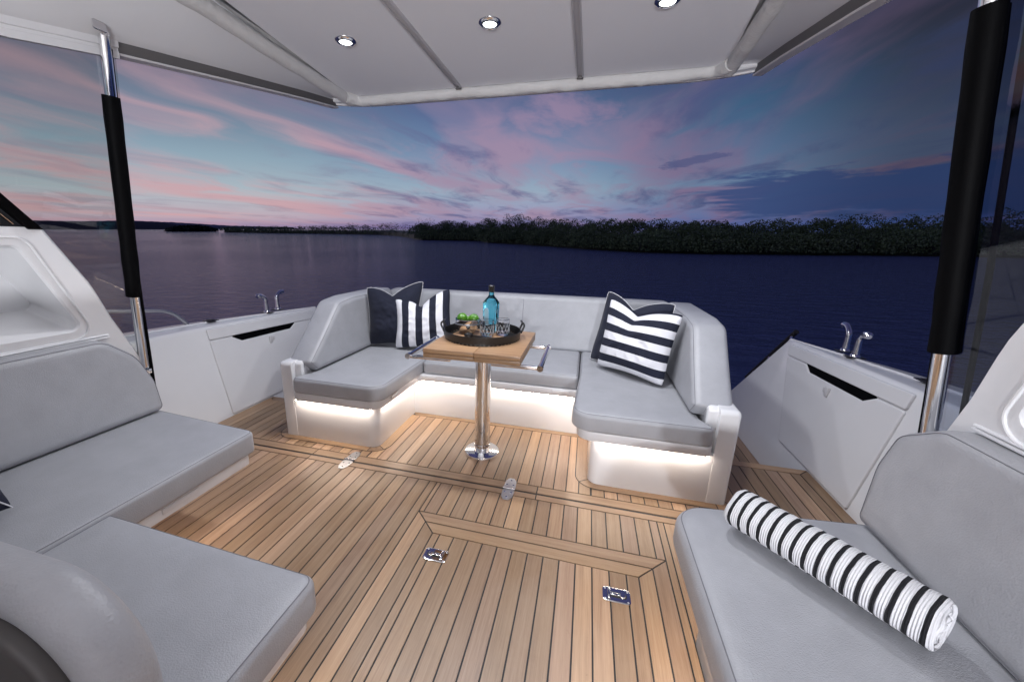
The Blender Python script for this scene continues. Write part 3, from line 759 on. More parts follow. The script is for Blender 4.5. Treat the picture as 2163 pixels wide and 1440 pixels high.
def make_pole(s, label):
    t = thing('support_pole', (s*1.46, 1.262, .55), label, 'pole', 'support poles under the hardtop')
    pts = [(.552, 1.462, 1.262), (.60, 1.455, 1.262), (.92, 1.408, 1.247), (1.66, 1.288, 1.226), (1.865, 1.258, 1.222)]
    q = lambda z: next(Vector((s*(a[1]+(b[1]-a[1])*(z-a[0])/(b[0]-a[0])), a[2]+(b[2]-a[2])*(z-a[0])/(b[0]-a[0]), z)) for a, b in zip(pts, pts[1:]) if a[0] <= z <= b[0]+1e-6)
    off = Vector((0, 0, 0))
    bm = bmesh.new(); tube(bm, [q(.575), q(.9), q(1.3), q(1.66), q(1.86)], .0175, 24); fin(bm, 'tube', CHR, t)
    bm = bmesh.new(); zs = [.905+(1.668-.905)*i/10 for i in range(11)]
    tube(bm, [q(z) for z in zs], [.0275+.0010*sin(z*37) for z in zs], 20)
    side = Vector((s*.026, .008, 0))
    tube(bm, [q(z)+side for z in zs], [.014+.001*sin(z*29) for z in zs], 16); fin(bm, 'sleeve', RUB, t)
    bm = bmesh.new(); tube(bm, [q(.552), q(.58)], .011, 12); box(bm, q(.556)-Vector((.022, .016, .018)), q(.556)+Vector((.022, .016, .006)), .003); fin(bm, 'foot', CHR, t)
    p = q(1.862)
    bm = bmesh.new(); box(bm, p+Vector((-.012, -.014, -.010)), p+Vector((.012, .014, .020)), .004); tube(bm, [p+Vector((-.03*s*-1, -.03, .006)), p+Vector((-.0, 0, .006))], .009, 12)
    pad(bm, [(-.022, -.016), (.022, -.016), (.022, .016), (-.022, .016)], 0, .005, .002, .008, lambda u, v, w_: (p.x-s*.028+w_*-s, p.y-.03+u, p.z+.012+v), bs=2)
    fin(bm, 'bracket', CHR, t)
make_pole(-1, 'chrome and black sleeved pole holding the hardtop on the left')
make_pole(1, 'wider black sleeved chrome pole holding the hardtop on the right')

# ================================================================== HARDTOP
roof = thing('hardtop', (0, 1.0, 2.1), 'white hardtop canopy with grey lining, fabric rolls and recessed lamps', 'canopy')
CZ = 2.095
def inner_x(y): return .955+(1.135-.955)*(y+2.5)/5.1 if y < 1.5 else .985+.155*(y-1.3)/1.32
inner_x = lambda y: .93+.08*(y+2.5)/4.0 if y < 1.5 else 1.01+.125*(y-1.5)/1.1
bm = bmesh.new()
ys = [-2.5, 0, 1.5, 2.0, 2.3, 2.62]
P_ = [(-inner_x(y), y) for y in ys[::-1]]+[(inner_x(y), y) for y in ys]
pad(bm, P_, CZ, CZ+.05, .002, .0, bs=1, lo=.001); fin(bm, 'ceiling_panel', CEIL, roof)
for bx in (-.365, .372):
    bm = bmesh.new()
    box(bm, (bx-.020, -2.5, CZ-.004), (bx+.020, 2.585, CZ+.001), .0015)
    box(bm, (bx-.019, -2.5, CZ-.013), (bx-.010, 2.585, CZ-.0035), .003); box(bm, (bx+.010, -2.5, CZ-.013), (bx+.019, 2.585, CZ-.0035), .003)
    o = fin(bm, 'batten', GELM, roof)
    bm = bmesh.new(); box(bm, (bx-.018, 2.586, CZ-.016), (bx+.018, 2.606, CZ-.002), .003); fin(bm, 'end_cap', GREYB, o)
# canvas rolls along the aft edge and both sides
def wrinkly(path, r, amp, seed, n=70, seg=16):
    path = [Vector(p) for p in path]; L = [0]
    for a, b in zip(path, path[1:]): L.append(L[-1]+(b-a).length)
    pts = []
    for i in range(n+1):
        d = L[-1]*i/n
        for k in range(len(path)-1):
            if d <= L[k+1]+1e-9: pts.append(path[k].lerp(path[k+1], (d-L[k])/(L[k+1]-L[k]))); break
    bm = bmesh.new(); tube(bm, pts, r, seg)
    for v in bm.verts:
        c = v.co; k = noise.noise(Vector((c.x*9, c.y*9, c.z*9+seed)))+.6*noise.noise(Vector((c.x*30, c.y*30, c.z*20+seed)))
        v.co.z += amp*k; v.co.y += amp*.5*k
    return bm
fin(wrinkly(arc([(-1.135, 2.55, CZ-.02), (-1.10, 2.655, CZ-.016), (1.10, 2.655, CZ-.016), (1.135, 2.55, CZ-.02)], .05), .034, .009, 3, 110), 'canvas_roll', CANV, roof)
for s in (-1, 1):
    fin(wrinkly([(s*(inner_x(-2.4)+.075), -2.4, CZ-.03), (s*(inner_x(1.2)+.070), 1.2, CZ-.030), (s*(inner_x(2.0)+.048), 2.0, CZ-.024), (s*(inner_x(2.6)+.015), 2.62, CZ-.018)], .036, .007, 8+s), 'canvas_roll', CANV, roof)
    # lighter folded band between lining and roll
    bm = bmesh.new()
    hexa(bm, [(s*(inner_x(y)-.002), y, CZ-.006) for y in (-2.4, 2.5)][::-1]+[(s*(inner_x(-2.4)+.06), -2.4, CZ-.010), (s*(inner_x(2.5)+.02), 2.5, CZ-.008)]+
         [(s*(inner_x(y)-.002), y, CZ+.03) for y in (-2.4, 2.5)][::-1]+[(s*(inner_x(-2.4)+.06), -2.4, CZ+.03), (s*(inner_x(2.5)+.02), 2.5, CZ+.03)])
    fin(bm, 'folded_band', CANV, roof, smooth=False)
    # moulded side panel, inner edge to outer rail
    bm2 = bmesh.new(); rows = []
    for i in range(40):
        y = -2.4+(2.655+2.4)*i/39; xo, zo = rail_pt(y); xin = inner_x(min(y, 2.62))+.045-.03*max(0, y-2)/.62; zin = CZ+.004
        row = []
        for k in range(9):
            f = k/8; bulge = .018*sin(f*pi)*min(1, (2.75-y))
            row.append(bm2.verts.new((s*(xin+(xo-.004-xin)*f), y, zin+(zo+.012-zin)*f-bulge*.5)))
        row += [bm2.verts.new((s*xo, y, zo+.010)), bm2.verts.new((s*(xo+.004), y, zo+.016)), bm2.verts.new((s*(xo+.06), y, zo+.10)), bm2.verts.new((s*(xo-.05), y, zo+.20)), bm2.verts.new((s*xin, y, max(zin, zo)+.16))]
        rows.append(row)
    for A, C in zip(rows, rows[1:]):
        for k in range(len(A)-1): bm2.faces.new((A[k], A[k+1], C[k+1], C[k]))
    bm2.faces.new(rows[-1])
    fin(bm2, 'side_panel', GEL, roof)
    # rail under the side panel: dark gutter with a bright lip
    bm = bmesh.new(); bl = bmesh.new()
    def sweep(b_, prof, y0, y1, n=24):
        rr = []
        for i in range(n+1):
            y = y0+(y1-y0)*i/n; xo, zo = rail_pt(y); rr.append([b_.verts.new((s*(xo+dx), y, zo+dz)) for dx, dz in prof])
        m_ = len(prof)
        for A, C in zip(rr, rr[1:]):
            for k in range(m_): b_.faces.new((A[k], A[(k+1) % m_], C[(k+1) % m_], C[k]))
        b_.faces.new(rr[0][::-1]); b_.faces.new(rr[-1])
    sweep(bm, [(0, .012), (.012, -.026), (.05, -.026), (.05, .02)], 1.275, 2.675); o = fin(bm, 'gutter', GREYB, roof, ang=20)
    sweep(bl, [(.006, -.0265), (.008, -.034), (.052, -.036), (.052, -.0265)], 1.275, 2.68); fin(bl, 'lip', GELM, roof, ang=20)
    bl = bmesh.new(); sweep(bl, [(-.004, .012), (-.002, -.010), (.004, -.012), (.004, -.022), (.002, -.024), (.003, -.046), (.022, -.046), (.03, .01)], -2.4, 1.272); fin(bl, 'glazing_bead', GEL, roof, ang=20)
# aft track, curving round at its ends
bm = bmesh.new(); tr = arc([(-1.315, 2.63, CZ-.010), (-1.09, 2.712, CZ-.012), (1.09, 2.712, CZ-.012), (1.315, 2.63, CZ-.010)], .16, 8)
prof2 = [(-.034, .012), (-.034, -.004), (-.026, -.010), (.006, -.012), (.012, -.020), (.034, -.018), (.036, .012)]
rr = []
for i, p in enumerate(tr):
    d = (tr[min(i+1, len(tr)-1)]-tr[max(i-1, 0)]).normalized(); o_ = Vector((-d.y, d.x, 0)); 
    rr.append([bm.verts.new(p+o_*a+Vector((0, 0, b))) for a, b in prof2])
for A, C in zip(rr, rr[1:]):
    for k in range(len(prof2)): bm.faces.new((A[k], A[(k+1) % len(prof2)], C[(k+1) % len(prof2)], C[k]))
bm.faces.new(rr[0][::-1]); bm.faces.new(rr[-1]); fin(bm, 'aft_track', GEL, roof, ang=25)
bm = bmesh.new(); box(bm, (-1.20, 2.0, CZ+.06), (1.20, 2.70, CZ+.12), .01); box(bm, (-1.1, -2.5, CZ+.055), (1.1, 2.0, CZ+.13), .01); fin(bm, 'roof_shell', GEL, roof)
# recessed lamps (they hang in the lining, each a thing)
def make_lamp():
    t = thing('downlight', (0, 0, 0), '', 'downlight', 'recessed lamps in the hardtop lining')
    bm = bmesh.new(); lathe(bm, [(.030, .004), (.0295, -.006), (.033, -.008), (.040, -.005), (.043, -.001), (.043, .003)], 40); fin(bm, 'trim_ring', CHR, t, local=True)
    bm = bmesh.new(); lathe(bm, [(.0300, -.0035), (.0265, -.0085), (.0250, -.0060)], 36); fin(bm, 'inner_ring', BLK, t, local=True)
    bm = bmesh.new(); lathe(bm, [(0, -.0062), (.0262, -.0058)], 32); fin(bm, 'lens', LENS, t, local=True)
    L = bpy.data.lights.new('lamp', 'SPOT'); L.energy = 1.; L.spot_size = radians(150); L.spot_blend = .8; L.shadow_soft_size = .06; L.color = (.93, .95, 1.)
    lo = bpy.data.objects.new('lamp', L); COL.objects.link(lo); lo.parent = t; lo.location = (0, 0, -.03)
    return t
LAMP_W = 50.; FILL_W = 77.
lampo = make_lamp()
spots = [(-.722, 1.935, 'leftmost lit round downlight in the hardtop lining', 1.), (.0, 1.935, 'middle lit round downlight between the two ceiling battens', 1.), (.722, 1.935, 'rightmost lit round downlight near the top edge of the view', 1.)]
for i, (x, y, lb_, k) in enumerate(spots):
    o = lampo if i == 0 else copy_tree(lampo); o.scale = (1.2,)*3; o.location = (x, y, CZ-.0005); o['label'] = lb_
    for ch in o.children:
        if ch.type == 'LIGHT':
            ch.data = ch.data.copy(); ch.data.energy = LAMP_W*k

# forward bulkhead of the cockpit (behind the camera; shows only in reflections)
bm = bmesh.new(); box(bm, (-1.5, -2.62, -.02), (-.9, -2.5, 2.1)); box(bm, (.05, -2.62, -.02), (1.5, -2.5, 2.1)); box(bm, (-.9, -2.62, 1.95), (.05, -2.5, 2.1))
o = fin(bm, 'bulkhead', GEL, smooth=False); tag(o, kind='structure')
bm = bmesh.new(); box(bm, (-.9, -2.58, 0), (.05, -2.55, 1.95)); fin(bm, 'door', DARKGL, o, smooth=False)

for i, (x, k) in enumerate(((.30, .95), (1.12, 1.15))):  # added fill lights, standing in for strobe light from the viewer's side
    t = thing('fill_light', (x, -2.49, 1.02), ('left' if x < .5 else 'right')+' added square fill light, unseen behind the viewer', 'fill_light', 'added fill lights behind the viewer')
    bm = bmesh.new(); pad(bm, [(-.09, -.09), (.09, -.09), (.09, .09), (-.09, .09)], 0, .03, .008, .02, lambda u, v, w_: (u, w_, v)); fin(bm, 'housing', GELM, t, local=True)
    bm = bmesh.new(); pad(bm, [(-.075, -.075), (.075, -.075), (.075, .075), (-.075, .075)], .0302, .0330, .001, .015, lambda u, v, w_: (u, w_, v), bs=1); fin(bm, 'lens', LENS, t, local=True)
    L = bpy.data.lights.new('added_fill', 'AREA'); L.shape = 'SQUARE'; L.size = .15; L.energy = FILL_W*k; L.color = (.93, .95, 1.)
    lo = bpy.data.objects.new('added_fill', L); COL.objects.link(lo); lo.parent = t; lo.location = (0, .036, 0); lo.rotation_euler = (radians(90+6), 0, 0)
t = thing('shade_block', (-.64, -.6, 0), 'added unseen block that shades the left headrest from the fill lights', 'light_blocker')  # added unseen block, keeps the fill light off the left headrest
bm = bmesh.new(); box(bm, (-1.42, -.80, .0), (.33, -.42, .93), .01); fin(bm, 'body', GEL, t)
bm = bmesh.new(); box(bm, (-1.43, -.82, .9305), (.35, -.40, .955), .006); fin(bm, 'blocker_top', BLK, t)
bm = bmesh.new(); box(bm, (-1.30, -.419, .12), (-.70, -.412, .85), .003); fin(bm, 'door', GELM, t)
bm = bmesh.new(); box(bm, (-.62, -.419, .12), (.20, -.412, .85), .003); fin(bm, 'door', GELM, t)
# ================================================================== TABLE
tb = thing('pedestal_table', (0, 1.93, 0), 'folding teak cockpit table on a polished steel pedestal with side rails', 'table')
def slab(name, a, b, bev=.0025, tone=None):
    Bd = bmesh.new(); uv = Bd.loops.layers.uv.new('UVMap'); cl_ = Bd.loops.layers.color.new('tone')
    box(Bd, a, b, bev); ou = random.uniform(0, 30); tv = tone or (random.random(), random.random(), 0, 1)
    for f in Bd.faces:
        for l in f.loops: c_ = l.vert.co; l[uv].uv = (c_.x*.7+ou, c_.y+c_.z*1.3+ou) ; l[cl_] = tv
    return fin(Bd, name, TTEAK, tb)
TX0, TX1, TY0, TY1, TZ = -.236, .240, 1.670, 2.195, .660
slab('top_leaf', (TX0, TY0, TZ-.0215), (.018, TY1, TZ), tone=(.75, .4, 0, 1)); slab('top_leaf', (.0195, TY0, TZ-.0215), (TX1, TY1, TZ), tone=(.68, .5, 0, 1))
slab('under_leaf', (TX0, TY0+.001, TZ-.045), (.018, TY1, TZ-.0232), tone=(.35, .4, 0, 1)); slab('under_leaf', (.0195, TY0+.001, TZ-.045), (TX1, TY1, TZ-.0232), tone=(.3, .4, 0, 1))
for s in (-1, 1):
    bm = bmesh.new(); zr = TZ-.050; X = s*.325+.004
    tube(bm, [(X, 1.682, zr), (X, 2.072, zr)], .0125, 16)
    for y in (1.690, 2.062): box(bm, (X, y-.006, zr-.011), (s*.10, y+.006, zr+.008), .003); tube(bm, [(X, y-.012, zr), (X, y+.012, zr)], .0150, 16)
    fin(bm, 'side_rail', CHR, tb)
bm = bmesh.new(); lathe(bm, [(0, .008), (.0435, .008), (.0435, .605), (.055, .610), (.055, .6125), (0, .6125)], 48, (0, 1.935, 0)); fin(bm, 'leg', CHR, tb)
bm = bmesh.new(); lathe(bm, [(0, .0135), (.086, .0135), (.096, .011), (.099, .003), (.099, 0)], 64, (0, 1.935, 0)); lathe(bm, [(.046, .013), (.046, .055), (.0438, .057)], 48, (0, 1.935, 0)); fin(bm, 'base_flange', CHR, tb)

# things on the table
TRC = Vector((-.022, 1.985, TZ))
tray = thing('tray', TRC, 'round black metal tray with two loop handles on the teak table', 'tray')
bm = bmesh.new(); lathe(bm, [(0, .006), (.196, .006), (.199, .004), (.196, .002), (0, .002)], 72); fin(bm, 'floor_disc', BLK, tray, local=True)
bm = bmesh.new(); lathe(bm, [(.200, .008), (.203, .008), (.207, .045), (.204, .046), (.200, .008)], 72)
nh = 56
for k in range(nh):
    a0, a1 = 2*pi*k/nh, 2*pi*(k+.55)/nh; pts = []
    for r_, z_ in ((.197, .001), (.203, .001)):
        for a in (a0, a1): pts.append((r_*cos(a), r_*sin(a)))
    p0, p1, p2, p3 = pts; hexa(bm, [(*p0, .001), (*p2, .001), (*p3, .001), (*p1, .001), (*p0, .010), (*p2, .010), (*p3, .010), (*p1, .010)])
fin(bm, 'rim', BLK, tray, local=True)
for a in (pi+.15, .32):
    bm = bmesh.new(); u = Vector((cos(a), sin(a), 0)); v = Vector((-sin(a), cos(a), 0))
    tube(bm, arc([u*.204-v*.036+Vector((0, 0, .03)), u*.224-v*.034+Vector((0, 0, .074)), u*.212-v*.028+Vector((0, 0, .086)), u*.212+v*.028+Vector((0, 0, .086)), u*.224+v*.034+Vector((0, 0, .074)), u*.204+v*.036+Vector((0, 0, .03))], .013), .0052, 10)
    fin(bm, 'handle', BLK, tray, local=True)
Bd = bmesh.new(); uv = Bd.loops.layers.uv.new('UVMap'); cl_ = Bd.loops.layers.color.new('tone')
lathe(Bd, [(0, .010), (.137, .010), (.141, .0075), (.141, .003), (0, .003)], 60)
for f in Bd.faces:
    for l in f.loops: l[uv].uv = (l.vert.co.x, l.vert.co.y); l[cl_] = (.85, .6, 0, 1)
o = fin(Bd, 'serving_board', TTEAK); o.location = TRC+Vector((-.02, -.01, .0035)); tag(o, 'thin round pale wood board lying in the black tray', 'board')
BZ = TZ+.0138
bx_ = Vector((-.112, 2.005, BZ))
bowl = thing('bowl', bx_, 'polished silver bowl of limes at the left of the tray', 'bowl')
bm = bmesh.new(); lathe(bm, [(0, .0), (.034, .0), (.040, .006), (.056, .030), (.066, .056), (.070, .078), (.068, .080), (.063, .056), (.052, .032), (.036, .010), (0, .008)], 48); fin(bm, 'body', CHR, bowl, local=True)
bm = bmesh.new(); lathe(bm, [(.0655, .050), (.0705, .052), (.0705, .056), (.0670, .057)], 48); fin(bm, 'band', STEEL, bowl, local=True)
LIME = mat('lime_peel', (.060, .20, .012), .32)
n = m_nt['lime_peel']; c = obco(n); bump(n, n.noise(c, 260., 2.), .5, .001)
n.l.new(n.ramp(n.noise(c, 22., 3.), [(.3, (.035, .15, .010, 1)), (.7, (.11, .27, .02, 1))]), n.b.inputs['Base Color'])
for i, (p, rr_, lb_) in enumerate((((-.138, 1.985, BZ+.083), .029, 'glossy green lime resting nearest the left rim of the bowl'), ((-.080, 2.010, BZ+.078), .028, 'green lime at the right side of the bowl'), ((-.112, 2.030, BZ+.060), .027, 'lime at the back between the two other limes'))):
    bm = bmesh.new(); pr_ = [(0, rr_*1.16), (rr_*.12, rr_*1.12)]+[(rr_*sin(pi*k/16), rr_*1.06*cos(pi*k/16)) for k in range(2, 15)]+[(rr_*.12, -rr_*1.1), (0, -rr_*1.13)]
    lathe(bm, pr_, 28); o = fin(bm, 'lime', LIME); o.location = p; o.rotation_euler = (radians(70), radians(20+40*i), radians(60*i))
    tag(o, lb_, 'lime', 'limes in the silver bowl')
# bottle
def glassm(name, col, rough=.0, ior=1.45):
    m = mat(name, col, rough, 0., Transmission_Weight=1., IOR=ior); return m
BLUE = glassm('blue_glass', (.18, .78, 1.)); CLR = glassm('clear_glass', (.97, .98, 1.)); CUT = mat('cut_sparkle', (.78, .80, .84), .15)
bo = thing('bottle', (.004, 2.065, BZ), 'bright blue glass bottle with black cap standing on the tray', 'bottle')
def sq(a, z):
    e = 4.2 if z < .17 else 2.4
    return (abs(cos(a))**e+abs(sin(a))**e)**(-1/e)*(1 if True else 0)
bm = bmesh.new(); lathe(bm, [(0, .002), (.026, .0), (.031, .003), (.034, .02), (.0385, .150), (.0385, .163), (.033, .180), (.020, .196), (.0138, .206), (.0132, .226), (.0, .226)], 40, fn=sq)
fin(bm, 'body', BLUE, bo, local=True)
bm = bmesh.new(); lathe(bm, [(.0145, .222), (.0155, .224), (.0155, .248), (.0165, .250), (.0165, .256), (.014, .259), (0, .259)], 28); fin(bm, 'cap', BLK, bo, local=True)
LBL = mat('pale_label', (.42, .62, .74), .45)
bm = bmesh.new(); ar = [(-.015, .045), (.015, .045), (.015, .125)]+[(.015*cos(a), .125+.015*sin(a)) for a in [pi*k/8 for k in range(1, 8)]]+[(-.015, .125)]
pad(bm, ar, 0, .0012, .0003, 0, lambda u, v, w_: (u, -(.0352+.0035*(v-.02)/.13)-w_, v), bs=1); tube(bm, [(u, -(.0366+.0035*(v-.02)/.13), v) for u, v in ar], .0012, 6, closed=True)
fin(bm, 'label', LBL, bo, local=True); bo.rotation_euler[2] = radians(-28)
# cut glass tumblers
def tumbler(loc, lb_, src=None):
    if src is None:
        t = thing('tumbler', loc, lb_, 'glass', 'cut glass tumblers on the tray')
        cut = lambda a, z: 1+(.035*abs(sin(6*a+z*60)) if .012 < z < .062 else 0)
        bm = bmesh.new(); lathe(bm, [(0, 0), (.030, 0), (.0335, .004)]+[(.034+.003*k/8, .008+.066*k/8) for k in range(9)]+[(.0372, .086), (.0360, .088), (.0345, .086), (.033, .022), (0, .018)], 48, fn=cut)
        fin(bm, 'body', CLR, t, local=True, ang=15)
        bm = bmesh.new()
        for k in range(12):
            a = 2*pi*k/12
            for sg in (-1, 1): tube(bm, [((.0362+.0012*j/6)*cos(a+sg*.5*j/6), (.0362+.0012*j/6)*sin(a+sg*.5*j/6), .012+.048*j/6) for j in range(7)], .0009, 4)
        fin(bm, 'cut_pattern', CUT, t, local=True)  # cuts coloured pale, so the sparkle of the glass is painted on
        return t
    t = copy_tree(src); t.location = loc; t['label'] = lb_; return t
g1_ = tumbler((.010, 1.955, BZ), 'cut glass tumbler in front of the blue bottle')
g2_ = tumbler((.082, 2.015, BZ), 'cut glass tumbler at the right beside the blue bottle', g1_); g2_.rotation_euler[2] = .4
sc_ = thing('cocktail_strainer', (-.045, 1.905, BZ), 'small black bar tool with round head lying at the front of the board', 'bar tool')
bm = bmesh.new(); lathe(bm, [(0, .020), (.010, .021), (.021, .016), (.025, .008), (.020, .001), (0, .0)], 26, (-.035, .012, 0)); fin(bm, 'head', BLK, sc_, local=True)
bm = bmesh.new(); hexa(bm, [(-.02, .001, .001), (.09, -.024, .001), (.096, -.004, .001), (-.02, .020, .001), (-.02, .001, .012), (.09, -.024, .010), (.096, -.004, .010), (-.02, .020, .012)], .003); fin(bm, 'grip', BLK, sc_, local=True)

# ================================================================== PILLOWS
def pillow(name, c00, c10, c01, c11, T, mt, label, chop=.25, seed=0, pipe=None, N=44, bulge_dir=None, group='scatter pillows'):
    """corners given in boat coordinates: bottom left, bottom right, top left, top right"""
    c00, c10, c01, c11 = map(Vector, (c00, c10, c01, c11)); ctr = (c00+c10+c01+c11)/4
    nrm = ((c10-c00)+(c11-c01)).cross((c01-c00)+(c11-c10)).normalized()
    if bulge_dir and nrm.dot(Vector(bulge_dir)) < 0: nrm = -nrm
    bm = bmesh.new(); uvl = bm.loops.layers.uv.new('UVMap'); upv = ((c01-c00)+(c11-c10)).normalized(); H_ = ((c01-c00).length+(c11-c10).length)/2
    def P3(u, v, side):
        # edges pulled in between the corners
        a, b = u*2-1, v*2-1
        uu = .5+.5*a*(1-.085*(1-b*b)-.05*abs(b)**8); vv = .5+.5*b*(1-.085*(1-a*a)-.05*abs(a)**8)
        p = (c00*(1-uu)+c10*uu)*(1-vv)+(c01*(1-uu)+c11*uu)*vv
        notch = chop*1.12*math.exp(-((abs(a+.08)+.02)/.40)**1.25)*max(0, (v-.45)/.55)**1.6
        p = p-upv*notch*H_*.42
        th = T*((1-abs(a)**2.6)*(1-abs(b)**2.6))**.55*(1+.25*(1-b)*.5)*(1-.5*notch/max(chop, .01)*(chop > 0))
        k = noise.noise(Vector((u*5, v*5, seed)))*.013+(1-abs(noise.noise(Vector((u*6+v*3, v*7-u*2, seed+3)))))**5*.009+noise.noise(Vector((u*15, v*13, seed+3)))*.003
        edge = min(1, 4*min(u, 1-u, v, 1-v)+.0)
        return p+nrm*(side*th+k*edge)-ctr
    g = [[[None]*(N+1) for _ in range(N+1)] for _ in range(2)]
    for sd in (0, 1):
        for i in range(N+1):
            for j in range(N+1):
                if sd and (i in (0, N) or j in (0, N)): g[1][i][j] = g[0][i][j]
                else: g[sd][i][j] = bm.verts.new(P3(i/N, j/N, 1 if sd == 0 else -1))
        for i in range(N):
            for j in range(N):
                q = [(i, j), (i+1, j), (i+1, j+1), (i, j+1)]; q = q if sd == 0 else q[::-1]
                f = bm.faces.new([g[sd][a][b] for a, b in q])
                for l, (a, b) in zip(f.loops, q): l[uvl].uv = (a/N, b/N)
    edge = [g[0][i][0].co.copy() for i in range(N)]+[g[0][N][j].co.copy() for j in range(N)]+[g[0][i][N].co.copy() for i in range(N, 0, -1)]+[g[0][0][j].co.copy() for j in range(N, 0, -1)]
    if pipe:
        t = thing(name, ctr, label, 'pillow', group); fin(bm, 'cover', mt, t, local=True, ang=180)
        b2 = bmesh.new(); tube(b2, edge, .0018, 7, closed=True); fin(b2, 'piping', pipe, t, local=True)
        return t
    o = fin(bm, name, mt, ang=180); o.location = ctr; tag(o, label, 'pillow', group); return o
pillow('pillow', (-1.035, 2.50, .395), (-.70, 2.60, .39), (-1.035, 2.50, .838), (-.645, 2.66, .885), .075, NAVY, 'plain navy pillow with white piping in the left corner of the stern bench', .34, 1, WHT, bulge_dir=(0, -1, 0))
pillow('pillow', (-.815, 2.48, .396), (-.39, 2.58, .40), (-.825, 2.53, .760), (-.455, 2.69, .835), .075, STRV, 'navy and white pillow with upright stripes left of the table', .45, 4, bulge_dir=(0, -1, 0))
pillow('pillow', (.600, 2.50, .405), (.955, 2.20, .400), (.655, 2.56, .850), (1.035, 2.30, .800), .075, STRH, 'navy and white pillow with crosswise stripes on the right of the stern bench', .30, 6, bulge_dir=(-.5, -1, 0))
pillow('pillow', (.555, 2.66, .392), (.95, 2.42, .395), (.645, 2.74, .868), (1.02, 2.44, .838), .07, NAVY, 'plain navy pillow mostly hidden behind the crosswise striped pillow', .36, 9, WHT, bulge_dir=(-.5, -1, 0))
pillow('pillow', (-1.30, .46, .395), (-1.00, .58, .41), (-1.40, .28, .70), (-1.11, .42, .66), .075, NAVY, 'dark navy pillow with pale edge on the left lounge at the picture edge', .3, 12, WHT, bulge_dir=(.5, 1, .5))

# ================================================================== TOWEL
far, near = Vector((.955, 1.100, .452)), Vector((1.220, .802, .454)); ax = (near-far); TL = ax.length; ax.normalize()
sd = ax.cross(Vector((0, 0, 1))).normalized(); uu = sd.cross(ax)
tw = thing('rolled_towel', (far+near)/2-Vector((0, 0, .062)), 'rolled white towel with black stripes lying across the right lounge seat', 'towel')
TOW = mat('striped_terry', (.78, .78, .80), .95); n = m_nt['striped_terry']
uvn = n.new('ShaderNodeUVMap').outputs[0]; sx = n.new('ShaderNodeSeparateXYZ'); n.l.new(uvn, sx.inputs[0])
c = obco(n); wob = n.m('MULTIPLY', n.m('SUBTRACT', n.noise(c, 16., 3.), .5), .16)
fr_ = n.m('FRACT', n.m('ADD', n.m('MULTIPLY_ADD', sx.outputs[0], 16.2, .52), wob))
k_ = n.m('LESS_THAN', fr_, .34)
k_ = n.m('MULTIPLY', k_, n.m('LESS_THAN', sx.outputs[1], .86))
n.l.new(n.mix(k_, (.78, .775, .80, 1), (.008, .008, .011, 1)), n.b.inputs['Base Color'])
rib = n.m('SINE', n.m('MULTIPLY', sx.outputs[0], 16.4*5*2*pi))
bump(n, n.m('ADD', n.m('MULTIPLY', rib, .7), n.m('MULTIPLY', n.noise(c, 500., 3.), 1.2)), .8, .0016)
bm = bmesh.new(); uvl = bm.loops.layers.uv.new('UVMap')
turns, r0, th_ = 3.45, .013, .0150; NA, NL = 200, 90
def sp(a, inner):
    r_ = r0+th_*a/(2*pi)
    if inner: r_ -= th_*.70
    return max(.001, r_)
rows = []
for li in range(NL+1):
    f = li/NL; row = []
    for inner in (0, 1):
        seq = range(NA+1) if inner == 0 else range(NA, -1, -1)
        for k in seq:
            a = turns*2*pi*k/NA; r_ = sp(a, inner); ph = a+1.9
            ed = .006*noise.noise(Vector((a*.9, inner, 2)))+.0035*sin(a*1.3)
            s_ = (f-.5)*(TL+2*ed*abs(2*f-1)**6)
            if k > NA*.25: r_ += .0022*noise.noise(Vector((cos(ph)*2, sin(ph)*2, f*14)))+.0013*noise.noise(Vector((cos(ph)*5, sin(ph)*5, f*40)))
            # edge of the cloth rounded at both ends
            e_ = max(0, abs(2*f-1)-.965)/.035
            mid = r_+(th_*.4 if inner else -th_*.4); r_ = r_+(mid-r_)*.92*e_**2
            p = (far+near)/2+ax*s_+(sd*cos(ph)+uu*sin(ph)*.95)*r_
            pinch = .006*math.exp(-((f-.36)/.03)**2)*max(0, sin(ph)); p -= uu*pinch
            row.append((p-tw.location, f, k/NA if inner == 0 else 1.2))
    rows.append(row)
VV = [[bm.verts.new(p) for p, _, _ in row] for row in rows]; m_ = len(VV[0])
for i in range(NL):
    for k in range(m_):
        q = [(i, k), (i+1, k), (i+1, (k+1) % m_), (i, (k+1) % m_)]; f = bm.faces.new([VV[a][b] for a, b in q])
        for l, (a, b) in zip(f.loops, q): l[uvl].uv = (rows[a][b][1], 0.)
for i_ in (0, NL):                  # close the cloth's cut ends
    for k in range(NA):
        q = [VV[i_][k], VV[i_][k+1], VV[i_][m_-2-k], VV[i_][m_-1-k]]
        try:
            f = bm.faces.new(q)
            for l in f.loops: l[uvl].uv = (.99, .95)
        except ValueError: pass
fin(bm, 'cloth', TOW, tw, local=True, ang=80)
bm = bmesh.new(); T0 = near-ax*.055-tw.location; a0_ = radians(205)
rd = sd*cos(a0_)+uu*sin(a0_); tg = sd*-sin(a0_)+uu*cos(a0_)
q = [T0+rd*.0630-tg*.012, T0+rd*.0630+tg*.010, T0+ax*.050+rd*.0670+tg*.010, T0+ax*.052+rd*.0670-tg*.014]
hexa(bm, q+[p+rd*.0012 for p in q], .0004); o = fin(bm, 'sewn_tag', WHT, tw, local=True)
bm = bmesh.new()
